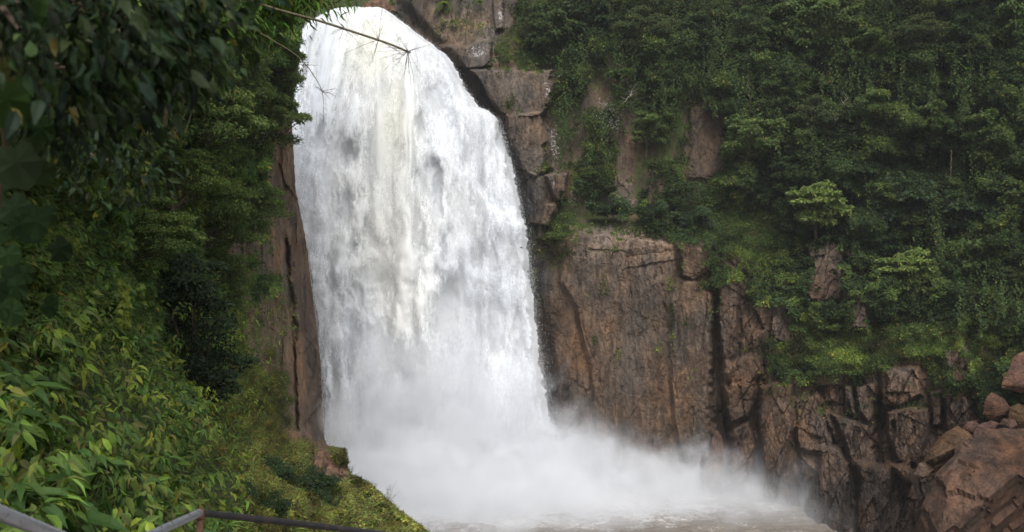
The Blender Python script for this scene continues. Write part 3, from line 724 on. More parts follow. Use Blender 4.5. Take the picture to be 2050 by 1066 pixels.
TM['lobed'] = (np.concatenate([[[.42, 0, 0]], np.stack([.46 + lob * np.cos(a_) * 1.08, lob * np.sin(a_) * 1.1, .07 * np.cos(a_ * 5) - .12 * np.cos(a_) ** 2], 1)]),
               [np.array([[0, 1 + i, 1 + (i + 1) % 14] for i in range(14)])])
def leaves(C, D, N, L, W, col, kind='rhomb'):
    C = np.asarray(C, float); n = len(C)
    D = nrm(D); S = nrm(np.cross(D, N)); N2 = np.cross(S, D)
    T, Fs = TM[kind]; L = np.broadcast_to(L, (n,)); W = np.broadcast_to(W, (n,)); k = len(T)
    V = C[:, None, :] + (T[None, :, 0:1] * L[:, None, None]) * D[:, None, :] + (T[None, :, 1:2] * W[:, None, None]) * S[:, None, :] + (T[None, :, 2:3] * L[:, None, None]) * N2[:, None, :]
    fs = [(np.arange(n)[:, None, None] * k + f[None]).reshape(-1, f.shape[1]) for f in Fs]
    return V.reshape(-1, 3), fs, np.repeat(np.broadcast_to(col, (n, 3)), k, axis=0)

GREENS = np.array([[.030, .050, .019], [.043, .070, .022], [.058, .088, .024], [.085, .112, .028], [.030, .055, .032], [.068, .072, .026]])
def tint(g, n, idx, p=None, var=0.28):
    c = GREENS[g.choice(idx, n, p=p)] * (1 + var * (g.random((n, 1)) * 2 - 1)) * (1 + 0.12 * (g.random((n, 3)) * 2 - 1))
    y = g.random(n) < 0.012; c[y] = [.14, .12, .03]
    return c

# --- plant cover on the right hand cliff
def dome(x, y, seed):
    f1, f2, dx, dy, cx, cy = worley(x, y, seed)
    return np.clip(1 - 1.5 * f1 ** 2, 0, 1), dx, dy, _h(cx, cy, seed + 3)

AMP = [(1250, 280, 190, 160, -.55), (1650, 690, 230, 70, -.8), (1950, 690, 150, 90, -.6), (1500, 520, 120, 90, -.6), (1500, 420, 80, 50, -.5), (1080, 300, 60, 200, -.6), (960, 60, 120, 60, -.8)]
def cover_cliff():
    g = RNG(11); n = 620000
    u = 780 + 1330 * g.random(n); v = -30 + 880 * g.random(n)
    rm = bilerp(gu, gv, RM, u, v)
    pat = blobs(u, v, PATCH)
    big = 0.5 + 0.5 * fbm(u / 60, v / 60, 120, 3)
    sparse = blobs(u, v, [(1220, 280, 180, 210, 1.9), (960, 50, 110, 90, 1.25), (1060, 180, 60, 200, .5), (1420, 300, 60, 100, .7), (1120, 470, 70, 30, .4)])
    keepp = (1 - rm) * np.clip(1.05 - sparse * sstep(0.62, 0.40, big), 0, 1)
    keepp = np.maximum(keepp, 0.85 * pat * sstep(.30, .5, vnoise(u / 7, v / 7, 121)))
    keepp = np.maximum(keepp, .035 * sstep(.72, .85, vnoise(u / 12, v / 16, 129)) * sstep(1330, 1500, u))
    # bare slots in the forest wall
    keep = g.random(n) < keepp
    u = u[keep]; v = v[keep]; rm = rm[keep]; n = len(u)
    Y = bilerp(gu, gv, CY, u, v)
    px = u / 22.0; py = v / 22.0
    wx = px + 0.8 * fbm(px / 1.5, py / 1.5, 122); wy = py + 0.8 * fbm(px / 1.5, py / 1.5, 123)
    amp = np.clip(1.0 + sum(k * np.exp(-((u - a) / ru) ** 2 - ((v - b) / rv) ** 2) for a, b, ru, rv, k in AMP), 0.12, 1) * (1 - 0.85 * rm)
    d1, ax, ay, h1 = dome(wx / 3.4, wy / 3.0, 131); d2, bx, by, h2 = dome(wx / 1.25, wy / 1.1, 132); d3, cx_, cy_, h3 = dome(wx / .5, wy / .45, 133)
    lift = amp * (2.9 * d1 * (0.4 + 1.2 * h1) + 1.4 * d2 * (0.3 + h2) + 0.45 * d3) + 0.05
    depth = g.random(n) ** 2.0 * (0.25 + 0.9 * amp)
    C = P(u, v, Y - lift + depth)
    out = np.stack([ax * 0.6 + bx * 0.9 + cx_ * 0.8, -np.full(n, 0.75), -(ay * 0.5 + by * 0.9 + cy_ * 0.8) + 0.35], 1)
    out = nrm(out + 0.55 * g.normal(size=(n, 3)))
    D = nrm(np.stack([ax * .5 + bx + .8 * g.normal(size=n), -0.5 + 0.5 * g.normal(size=n), -0.55 + 0.5 * g.normal(size=n)], 1))
    hue = (h1 * 3 + h2) / 4
    grass = np.clip(1 - amp, 0, 1)
    col = tint(g, n, [0, 1, 2, 4], [.3, .4, .15, .15])
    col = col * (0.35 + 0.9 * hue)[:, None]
    gr = sstep(0.3, 0.8, grass)[:, None]
    far = np.clip((u - 1400) / 500, 0, 1)[:, None] * sstep(620, 480, v)[:, None]
    col = col * (1 + gr * np.array([.75, .6, .1])) * (1 - 0.15 * far)
    bright = sstep(.70, .9, h2)[:, None]; col = col * (1 + bright * np.array([.8, .6, .2]))
    pm = fbm(u / 34, v / 16, 127, 3)[:, None]; col = np.where(gr > .3, col * np.clip(1 + 1.5 * pm, .25, 1.7), col)
    dry = g.random(n) < gr[:, 0] * np.clip(.08 + .8 * (fbm(u / 26, v / 12, 128, 3) - .15), 0, .7); col[dry] = np.array([.085, .06, .028]) * (.6 + .8 * g.random((dry.sum(), 1)))
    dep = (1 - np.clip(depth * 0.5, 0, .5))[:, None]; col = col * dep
    L = (0.15 + 0.20 * g.random(n)) * (1 - 0.22 * gr[:, 0]); bl = g.random(n) < 0.45 * gr[:, 0]
    mb = MB()
    a = ~bl
    V, f, c = leaves(C[a], D[a], out[a], L[a], L[a] * .55, col[a]); mb.add(V, f, c)
    Db = nrm(np.stack([.5 * g.normal(size=n), -.4 + .3 * g.normal(size=n), .8 + .3 * g.normal(size=n)], 1))
    V, f, c = leaves(C[bl], Db[bl], out[bl], L[bl] * 1.7, L[bl] * .8, col[bl], 'blade'); mb.add(V, f, c)
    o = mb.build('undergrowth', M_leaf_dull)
    tag(o, 'dense green undergrowth, creepers and grass covering the far cliff and its ledges', 'undergrowth', kind='stuff')
cover_cliff()

# --- curtains of creeper hanging down the forest wall
def creepers():
    g = RNG(12); mb = MB()
    spots = [(1480, -10, 26, 210, 260), (1500, 60, 22, 150, 150), (1420, -20, 30, 240, 160), (1330, 100, 24, 160, 110), (1215, 200, 20, 160, 80), (1160, 60, 20, 150, 100), (1270, 40, 34, 130, 150), (1600, -10, 30, 160, 140), (1130, 150, 10, 200, 60), (1700, 80, 30, 180, 160), (1840, 60, 30, 220, 160), (1940, 40, 26, 230, 150), (1990, 150, 24, 250, 150),
             (2030, 60, 20, 300, 140), (1780, -10, 26, 180, 130), (1380, -10, 30, 150, 120), (1890, 350, 30, 260, 140), (1760, 330, 20, 180, 90), (1960, 430, 30, 220, 130), (1550, 150, 24, 160, 110), (1660, 240, 24, 120, 90), (2010, 420, 22, 260, 120)]
    for u, v, sp, ln, k in spots:
        for j in range(k // 6):
            uu = u + g.normal() * sp; v0 = v + g.random() * ln * .5; l = ln * (.2 + .5 * g.random())
            m = int(l / 1.6); t = np.linspace(0, 1, m)
            us = uu + 9 * fbm(t * 3, t * 0 + j, 140) + g.normal(size=m) * 6.0 * (1 - .6 * t); vs = v0 + t * l
            Y = bilerp(gu, gv, CY, us, vs) - 1.6 - 2.4 * g.random() - .4 * g.random(m)
            Y = np.minimum.accumulate(Y) * .5 + Y * .5
            C = P(us, vs, Y)
            D = np.stack([g.normal(size=m), -.4 - .3 * g.random(m), -.9 + .4 * g.normal(size=m)], 1); N = np.stack([.5 * g.normal(size=m), -np.ones(m), .5 + .4 * g.normal(size=m)], 1)
            L = .12 + .14 * g.random(m)
            V, f, c = leaves(C, D, N, L, L * .75, tint(g, m, [0, 1, 1, 2]) * (.6 + .6 * g.random())); mb.add(V, f, c)
    o = mb.build('hanging_creepers', M_leaf_dull)
    tag(o, 'curtains of leafy creeper trailing down the dark forest wall', 'creepers', kind='stuff')
creepers()

# --- trees: a trunk with limbs and a crown of leaf pads.  Base of the trunk at the origin, crown centre at (0,-lean,H)
def crown(g, kind, R_, H, lean, ncl, nl, L, idx, leaf='rhomb', bright=1.0):
    rx, ry, rz = R_; cents = []
    mb = MB(); limbs = []
    for i in range(ncl):
        while True:
            q = g.normal(size=3); q /= np.linalg.norm(q); q *= (.55 + .45 * g.random())
            if kind == 'umbrella': q[2] = q[2] * .9 + .15
            if q[1] < .55: break
        c = np.array([q[0] * rx, q[1] * ry - lean, q[2] * rz + H]); cents.append(c)
        rc = (0.18 + .18 * g.random()) * (rx + ry) * .5 * (1.1 if kind == 'umbrella' else 1.0)
        fl = {'umbrella': .42 + .35 * g.random(), 'bushy': .7, 'droopy': .5}[kind]
        m = int(nl / ncl * (.6 + .8 * g.random()))
        d = nrm(g.normal(size=(m, 3))); d[:, 2] = np.where(g.random(m) < .78, np.abs(d[:, 2]), d[:, 2])
        r = g.random(m) ** .38
        ang = np.arctan2(d[:, 1], d[:, 0]); rag = 1 + .35 * np.sin(ang * 5 + g.random() * 6) * g.random()
        off = d * r[:, None] * rc * np.stack([rag, rag, np.full(m, fl)], 1)
        C = c + off
        if kind == 'droopy': C[:, 2] -= .55 * (np.hypot(off[:, 0], off[:, 1]) / rc) ** 2 * rc
        hor = np.stack([off[:, 0], off[:, 1] , np.zeros(m)], 1) / rc
        D = hor * 1.0 + np.stack([.7 * g.normal(size=m), .7 * g.normal(size=m), -.5 + .5 * g.normal(size=m)], 1)
        N = np.array([0, -.7, .8]) + .6 * g.normal(size=(m, 3)) + hor * .3
        LL = L * (.65 + .7 * g.random(m))
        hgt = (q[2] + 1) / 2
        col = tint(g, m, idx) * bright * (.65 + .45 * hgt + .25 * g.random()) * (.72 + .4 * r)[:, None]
        V, f, cc = leaves(C, D, N, LL, LL * {'rhomb': .5, 'fold': .42, 'long': .36, 'blade': .5}[leaf], col, leaf); mb.add(V, f, cc)
    # sparse inner leaves close the centre a little
    m = nl // 6; q = nrm(g.normal(size=(m, 3))) * g.random((m, 1)) ** .5 * .8
    C = q * np.array(R_) + np.array([0, -lean, H]); LL = L * (.6 + .6 * g.random(m))
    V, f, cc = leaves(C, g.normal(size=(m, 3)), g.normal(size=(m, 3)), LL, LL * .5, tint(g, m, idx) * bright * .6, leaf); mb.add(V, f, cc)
    return mb, cents
def make_tree(seed, kind, R_, H, lean, ncl, nl, L, idx, label, cat='tree', name='tree', leaf='rhomb', bright=1.0, tr=.11, mat=None, bark=None):
    g = RNG(seed); root = empty(name, label=label, cat=cat)
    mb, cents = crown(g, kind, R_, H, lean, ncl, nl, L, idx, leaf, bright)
    mb.build('crown', mat or M_leaf, root)
    t = MB(); fork = np.array([.1 * g.normal(), -lean * .75, H - R_[2] * .45])
    ts = np.linspace(0, 1, 7)
    path = np.stack([fork[0] * ts + .12 * np.sin(ts * 5 + seed), fork[1] * ts ** 1.6, -0.8 + (fork[2] + .8) * ts], 1)
    t.tube(path, tr * (1.25 - .55 * ts), 7)
    for c in cents:
        k = .55 + .45 * g.random(); s = path[-1] * k + path[3] * (1 - k)
        mid = (s + c) / 2 + np.array([0, 0, -.12 * np.linalg.norm(c - s)]) + .08 * g.normal(size=3)
        q = np.linspace(0, 1, 6)[:, None]; bez = (1 - q) ** 2 * s + 2 * q * (1 - q) * mid + q ** 2 * (c + np.array([0, 0, -.05]))
        t.tube(bez, tr * .42 * (1.1 - .8 * q[:, 0]), 5)
    t.build('trunk', bark or M_bark, root)
    return root
def put(root, u, v, Yc, s, rz, H, lean, label=None, group=None, first=False, sz=None):
    """stand the tree so that its crown centre is seen at u, v at depth Yc"""
    c = P(u, v, Yc); sz = sz or s
    cx, sx = math.cos(rz), math.sin(rz)
    off = np.array([sx * lean * s, -cx * lean * s, H * sz])
    loc = tuple(float(q) for q in (c - off))
    if first:
        root.location = loc; root.rotation_euler = (0, 0, rz); root.scale = (s, s, sz)
        if label: root['label'] = label
        if group: root['group'] = group
        return root
    return dup(root, loc, rz, (s * (.9 + .25 * math.sin(u)), s, sz * (.95 + .2 * math.cos(v))), label, group)

H0, LN0 = 3.0, 1.3
PROTO = {
 'u3': dict(bright=1.25, seed=211, kind='umbrella', R_=(3.1, 2.2, 1.9), ncl=24, nl=6500, L=.29, idx=[1, 2, 2, 3]),
 'u1': dict(bright=1.15, seed=201, kind='bushy', R_=(2.9, 2.2, 2.6), ncl=15, nl=6500, L=.31, idx=[1, 2, 2, 3]),
 'u2': dict(bright=1.5, seed=202, kind='umbrella', R_=(2.8, 2.3, 2.1), ncl=22, nl=6500, L=.34, idx=[2, 3]),
 'b1': dict(seed=203, kind='bushy', R_=(2.6, 2.2, 2.3), ncl=30, nl=6500, L=.29, idx=[0, 1, 1, 2]),
 'b2': dict(seed=204, kind='bushy', R_=(2.4, 2.2, 2.8), ncl=28, nl=6500, L=.33, idx=[0, 0, 1, 4]),
 'b3': dict(seed=213, kind='bushy', R_=(2.2, 1.9, 2.9), ncl=20, nl=5200, L=.40, idx=[1, 2, 2], bright=1.1),
 'b4': dict(seed=214, kind='bushy', R_=(3.0, 2.2, 2.0), ncl=40, nl=9000, L=.21, idx=[0, 1, 5]),
 'd1': dict(seed=205, kind='droopy', R_=(2.8, 2.2, 2.2), ncl=22, nl=8000, L=.42, idx=[0, 1, 4]),
 's1': dict(seed=206, kind='bushy', R_=(2.6, 1.6, 1.1), ncl=18, nl=6000, L=.25, idx=[0, 1, 4]),
 's2': dict(seed=207, kind='umbrella', R_=(2.0, 1.5, 1.0), ncl=12, nl=4500, L=.27, idx=[2, 3, 2]),
}
TREES = [ # kind, u, v, size, forward m, dark, label
 ('u3', 1500, 282, 1.10, 3.0, 'spreading tree with layered pads of leaves in front of the bare brown rock slot'),
 ('u2', 1640, 415, 1.00, 4.0, 'pale yellow-green umbrella-shaped tree, the brightest crown on the far slope'),
 ('u2', 1825, 545, 1.05, 3.0, 'rounded light green tree above the grassy slope, lowest crown on the right'),
 ('b1', 1095, 62, 1.00, 2.2, 'dark bushy tree above the flat brown ledge right of the waterfall'),
 ('d1', 1815, 395, 1.05, 3.4, 'drooping dark green tree with long hanging leaves above the rounded light tree'),
 ('b2', 1180, 30, 0.95, 2.4, 'deep green tree at the top edge, second right of the waterfall'),
 ('b4', 1290, 65, 1.00, 2.4, 'leafy tree at the top edge above the middle of the cliff'),
 ('u1', 1300, 262, 0.62, 1.4, 'small spreading tree growing out of the middle of the green cliff'),
 ('s1', 1225, 415, 0.80, 1.6, 'low dark shrub at the left end of the ledge above the bare rock face'),
 ('s1', 1312, 428, 0.90, 2.0, 'low dark shrub in the middle of the ledge above the bare rock face'),
 ('s1', 1392, 440, 0.85, 2.0, 'low dark shrub at the right end of the ledge above the bare rock face'),
 ('b2', 1395, 60, 1.00, 2.0, 'shadowy tree left of the creeper-hung column at the top edge'),
 ('b1', 1495, 75, 0.85, 3.2, 'narrow bright tree draped with creepers at the top of the dark cleft'),
 ('b3', 1585, 60, 1.05, 2.6, 'dark tree right of the creeper-hung column at the top edge'),
 ('u1', 1655, 62, 0.95, 3.4, 'round-topped mid green tree at the top edge of the forest wall'),
 ('u1', 1745, 85, 1.00, 3.0, 'broad layered tree high in the forest, under the top edge'),
 ('b4', 1850, 65, 1.10, 2.6, 'dense tree at the top edge, third from the right corner'),
 ('b2', 1940, 60, 1.05, 2.6, 'blackish green tree at the top edge, second from the right corner'),
 ('b3', 2035, 70, 1.15, 2.6, 'large tree filling the top right corner'),
 ('u3', 1745, 212, 0.85, 3.6, 'layered tree with a pointed left side in the middle of the forest wall'),
 ('b4', 1640, 240, 0.95, 2.4, 'bushy dark tree between two layered trees in the forest wall'),
 ('b3', 1965, 255, 1.10, 3.4, 'broad tree with large bright leaves near the right edge'),
 ('b3', 1865, 235, 1.00, 2.4, 'dim tree left of the broad bright-leaved tree'),
 ('u1', 2035, 400, 0.95, 3.0, 'tree cut by the right edge at mid height'),
 ('d1', 1930, 420, 0.90, 2.6, 'drooping dark tree close to the right edge at mid height'),
 ('d1', 1720, 330, 0.95, 2.4, 'dark tree behind and above the pale umbrella-shaped tree'),
 ('b1', 1560, 190, 0.80, 2.2, 'dark tree above and right of the layered tree by the rock slot'),
 ('b2', 1590, 330, 0.70, 1.6, 'small dark tree between the layered tree and the pale umbrella tree'),
 ('b3', 1960, 540, 0.95, 2.4, 'leafy tree right of the lowest rounded tree'),
 ('s1', 1730, 480, 0.95, 2.2, 'dark shrub under the drooping tree, left of the lowest rounded crown'),
 ('b4', 2045, 560, 0.85, 2.0, 'bushy tree at the right edge above the slope'),
 ('s2', 1115, 475, 0.50, 0.9, 'light green shrub on the rock corner beside the upper right of the bare face'),
 ('s1', 1400, 330, 0.0, 0, ''),
 ('s2', 1330, 190, 0.70, 1.2, 'small light green shrub clinging high on the cliff, left of the rock slot'),
 ('s2', 1240, 150, 0.60, 1.2, 'small pale shrub high on the cliff below the top-edge trees'),
 ('s2', 1180, 350, 0.60, 1.0, 'small shrub on the cliff to the right of the lowest stepped block'),
 ('s2', 1660, 655, 0.55, 0.6, 'bright low shrub on the grassy ledge above the broken rocks'),
 ('s1', 1545, 560, 0.55, 0.9, 'dark shrub on the green slope left of the upright rock pillar'),
 ('s1', 1870, 640, 0.55, 0.8, 'dark shrub low on the grassy slope above the boulders'),
]
def plant_trees():
    made = {}
    for k, u, v, s, fwd, label in TREES:
        if not label: continue
        uu = np.array([float(u)]); vv = np.array([float(v)])
        Y = float(bilerp(gu, gv, CY, uu, vv)[0]) - fwd - .6
        shr = k[0] == 's'; H, ln = (1.3, .8) if shr else (H0, LN0)
        first = k not in made
        if first:
            p = dict(PROTO[k]); made[k] = make_tree(H=H, lean=ln, label=label, cat='shrub' if shr else 'tree', name='shrub' if shr else 'tree', tr=.05 if shr else .11, **p)
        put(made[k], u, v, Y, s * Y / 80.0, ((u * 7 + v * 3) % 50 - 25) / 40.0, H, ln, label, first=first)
plant_trees()

# ------------------------------------------------------------------ left side plants
def cover_left():
    g = RNG(21)
    def zone(n, ur, vr, Lr, wr, idx, kind, lift, seed, maskf, bright=1.0, droop=-.7, cs=1.0, yel=0.0):
        u = ur[0] + (ur[1] - ur[0]) * g.random(n); v = vr[0] + (vr[1] - vr[0]) * g.random(n)
        ok = (u < left_edge(v) + 2) & (g.random(n) < maskf(u, v)); u = u[ok]; v = v[ok]; n = len(u)
        Y = left_Y(u, v)
        acc = g.random(n) < np.clip((Y / np.percentile(Y, 85)) ** 1.6, .10, 1); u = u[acc]; v = v[acc]; Y = Y[acc]; n = len(u)
        X = u * Y / F / cs; Z = v * Y / F / cs; X = u / (46 * cs) + 0 * X; Z = v / (46 * cs)
        wx = X + .35 * fbm(X * 1.3, Z * 1.3, seed); wz = Z + .35 * fbm(X * 1.3, Z * 1.3, seed + 1)
        d1, ax, ay, h1 = dome(wx, wz, seed + 2); d2, bx, by, h2 = dome(wx * 2.7, wz * 2.9, seed + 3)
        lf = lift * Y * (0.055 * d1 * (.4 + h1) + .022 * d2 * (.4 + h2))
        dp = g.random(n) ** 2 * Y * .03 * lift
        C = P(u, v, Y - lf + dp)
        N = nrm(np.stack([.25 + ax * .7 + bx * .9, -.7 * np.ones(n), .6 - ay * .6 - by * .8], 1) + .45 * g.normal(size=(n, 3)))
        D = np.stack([.35 + ax + .8 * g.normal(size=n), -.45 + .5 * g.normal(size=n), droop + .45 * g.normal(size=n)], 1)
        L = (Lr[0] + (Lr[1] - Lr[0]) * g.random(n) ** 1.5)
        hue = .6 + .8 * (h1 * .6 + h2 * .4)
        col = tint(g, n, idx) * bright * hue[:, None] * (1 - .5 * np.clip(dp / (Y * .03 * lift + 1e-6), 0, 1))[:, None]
        if seed in (170, 175, 180, 190):
            col = col * np.array([.86, .76, .75]) * np.clip(1 + 1.1 * fbm(u / 30, v / 30, 176, 3), .35, 1.6)[:, None]; b_ = g.random(n) < .10 + .5 * np.clip(fbm(u / 22, v / 30, 177, 3), 0, 1); col[b_] = np.array([.12, .085, .04]) * (.6 + .8 * g.random((b_.sum(), 1)))
        if seed in (150, 160, 195, 197): col = col * np.array([.90, .99, .9])
        if yel: col = col * (1 + yel * sstep(.6, .9, h2)[:, None] * np.array([1.0, .65, .0]))
        return leaves(C, D, N, L, L * wr, np.clip(col, .004, .6), kind)
    mb = MB()
    lm = lambda u, v: 1 - lrock_mask(u, v)
    # mid distance thicket between the near leaves and the rock
    mb.add(*zone(230000, (150, 625), (-20, 900), (.16, .34), .5, [0, 1, 1, 2], 'fold', 1.7, 150, lambda u, v: lm(u, v) * sstep(150, 260, u) * sstep(0, 60, poly_sd(u, v, [(100, -60), (700, -60), (700, 640), (470, 600), (420, 820), (330, 760), (220, 620), (150, 560)]) + 30), 2.0, yel=.6))
    mb.add(*zone(120000, (-40, 360), (150, 720), (.09, .20), .40, [1, 2, 2, 5], 'fold', 1.5, 160, lambda u, v: sstep(360, 240, u) * sstep(720, 600, v), 1.5, cs=1.2, yel=.4))
    o = mb.build('thicket', M_leaf); tag(o, 'tangled thicket of leaves covering the left hand wall', 'thicket', kind='stuff')
    mb = MB()
    slope = lambda u, v: lm(u, v) * sstep(-12, 14, poly_sd(u + 12 * fbm(u / 30, v / 30, 171), v, [(430, 900), (400, 800), (440, 700), (465, 610), (500, 640), (560, 720), (620, 880), (520, 960), (440, 930)]))
    mound = lambda u, v: lm(u, v) * sstep(-10, 10, poly_sd(u, v, [(470, 1100), (480, 940), (560, 885), (700, 860), (900, 1000), (900, 1100)]))
    mb.add(*zone(120000, (390, 640), (560, 960), (.14, .34), .5, [2, 3, 3, 5], 'blade', .6, 170, slope, 2.3, droop=.35, cs=.6, yel=.35))
    mb.add(*zone(60000, (390, 640), (560, 960), (.06, .14), .6, [1, 2, 3, 5], 'rhomb', 1.0, 175, slope, 1.8, cs=.8, yel=.5))
    mb.add(*zone(120000, (460, 900), (860, 1090), (.07, .17), .5, [1, 2, 3, 5], 'rhomb', .8, 180, mound, 2.3, droop=-.1, cs=.9, yel=.3))
    mb.add(*zone(60000, (460, 900), (860, 1090), (.10, .26), .45, [2, 3, 5, 5], 'blade', .5, 190, mound, 2.6, droop=.7, cs=.7))
    o = mb.build('slope_grass', M_leaf_dull); tag(o, 'yellow-green grass and low plants over the lower left slope and mound', 'grass', kind='stuff')
    # big leaves at the bottom left, the nearest bank
    mb = MB()
    bank = lambda u, v: sstep(560, 440, u + .25 * (v - 900)) * sstep(600, 720, v + .15 * u)
    mb.add(*zone(22000, (-60, 600), (600, 1090), (.15, .31), .33, [1, 2, 3, 3, 5], 'long', 2.8, 195, bank, 1.8, droop=-.8, cs=1.2, yel=.6))
    mb.add(*zone(26000, (-60, 600), (600, 1090), (.05, .11), .55, [1, 2, 5], 'fold', 1.0, 197, bank, 1.2, cs=.8))
    o = mb.build('bank_plants', M_leaf); tag(o, 'mass of broad leaved plants filling the near bank at lower left', 'bank plants', kind='stuff')
cover_left()

# sprays: an arching stem carrying large drooping leaves -- individual plants on the near bank
def make_spray(seed, n_st, n_lf, L, w, idx, label, name='leafy_plant', leaf='long', bright=2.0, spread=.5, hgt=.7, cat='plant'):
    g = RNG(seed); root = empty(name, label=label, cat=cat); st = MB(); lf = MB()
    for i in range(n_st):
        a = g.random() * 6.28; h = hgt * (.7 + .5 * g.random()); r = spread * (.4 + .8 * g.random())
        t = np.linspace(0, 1, 9); pts = np.stack([r * t ** 1.7 * math.cos(a), r * t ** 1.7 * math.sin(a) - .12 * t, h * (1.35 * t - .45 * t ** 2.4)], 1)
        st.tube(pts, .006 * (1.3 - t), 5, (.09, .10, .03))
        q = np.sort(.25 + .75 * g.random(n_lf)); q[-3:] = 1.0
        C = np.stack([np.interp(q, t, pts[:, k]) for k in range(3)], 1)
        b = g.random(n_lf) * 6.28; D = np.stack([np.cos(b) + .5 * math.cos(a), np.sin(b) + .5 * math.sin(a) - .2, -.55 + .35 * g.normal(size=n_lf)], 1)
        N = np.array([0, -.2, 1.]) + .3 * g.normal(size=(n_lf, 3)); LL = L * (.65 + .6 * g.random(n_lf))
        LL = LL * 1.25; V, f, c = leaves(C, D, N, LL, LL * w * .85, tint(g, n_lf, idx) * bright * np.array([.86, 1.02, .85]), leaf); lf.add(V, f, c)
    st.build('stem', M_culm, root); lf.build('leaves', M_leaf, root)
    return root
SPR = [
 dict(seed=301, n_st=6, n_lf=11, L=.26, w=.28, idx=[2, 3]), dict(seed=302, n_st=5, n_lf=9, L=.22, w=.40, idx=[1, 2, 3]),
 dict(seed=303, n_st=7, n_lf=12, L=.20, w=.30, idx=[3, 3, 5], bright=2.6), dict(seed=304, n_st=6, n_lf=9, L=.30, w=.34, idx=[1, 2], bright=1.7)]
SPOTS = [ # proto, u, v of the tips, nearer by m, scale, label
 (0, 30, 800, .8, .9, 'plant with long narrow drooping leaves at the left edge, below mid height'),
 (0, 235, 1035, .9, 1.0, 'plant with hanging blade leaves just left of the handrail corner'),
 (3, 20, 945, .7, .9, 'plant with long arching leaves at the bottom left edge above the silver rail'),
 (2, 375, 850, 1.6, 1.5, 'bright yellow-green tufted plant on the bank below the dark bush'),
 (2, 480, 900, 2.0, 2.0, 'light green bladed plant at the right border of the near bank'),
 (1, 300, 960, 1.0, 1.1, 'broad leaved plant above the silver handrail near its corner'),
 (0, 200, 850, 1.0, 1.2, 'plant with slender hanging leaves in the middle of the near bank'),
 (1, 110, 720, .8, 1.1, 'broad leaved plant high on the bank near the left edge'),
 (3, 130, 900, .8, 1.0, 'plant with dark wide leaves left of centre on the bank'),
 (1, 250, 740, 1.3, 1.5, 'broad leaved plant below the dark leafy tangle'),
 (2, 440, 1000, 1.2, 1.1, 'low light green plant just above the dark handrail'),
 (2, 560, 1040, 1.6, 1.2, 'small light green plant peeping over the dark handrail'),
 (0, 320, 800, 1.6, 1.6, 'tall plant with olive hanging leaves beneath the dark bush'),
 (3, 70, 640, .9, 1.1, 'dark broad leaved plant at the left edge at mid height'),
 (1, 400, 940, 1.5, 1.3, 'leafy plant right above the handrail corner'),
 (3, 180, 980, .7, .8, 'plant with wide leaves between the two silver rail pieces'),
]
def sprays():
    made = {}
    g = RNG(77)
    for i in range(26):
        v = 660 + 400 * g.random(); u = -20 + 440 * g.random()
        SPOTS.append((int(g.integers(0, 4)), u, v, .4 + .5 * g.random() + max(0, u - 200) / 300, .8 + .5 * g.random() + max(0, u - 150) / 500, None))
    for k, u, v, fw, s, label in SPOTS:
        Y = float(left_Y(np.array([float(u)]), np.array([float(v)]))[0]) - fw - .7
        first = k not in made
        if first: made[k] = make_spray(label=label, **SPR[k])
        grp = None if label else 'drooping plants scattered over the near bank'
        put(made[k], u, v, Y, s, (u * 13 % 62) / 10.0, .75, 0.0, label or 'drooping pointed-leaf plant growing among the others on the near bank', group=grp, first=first)
sprays()

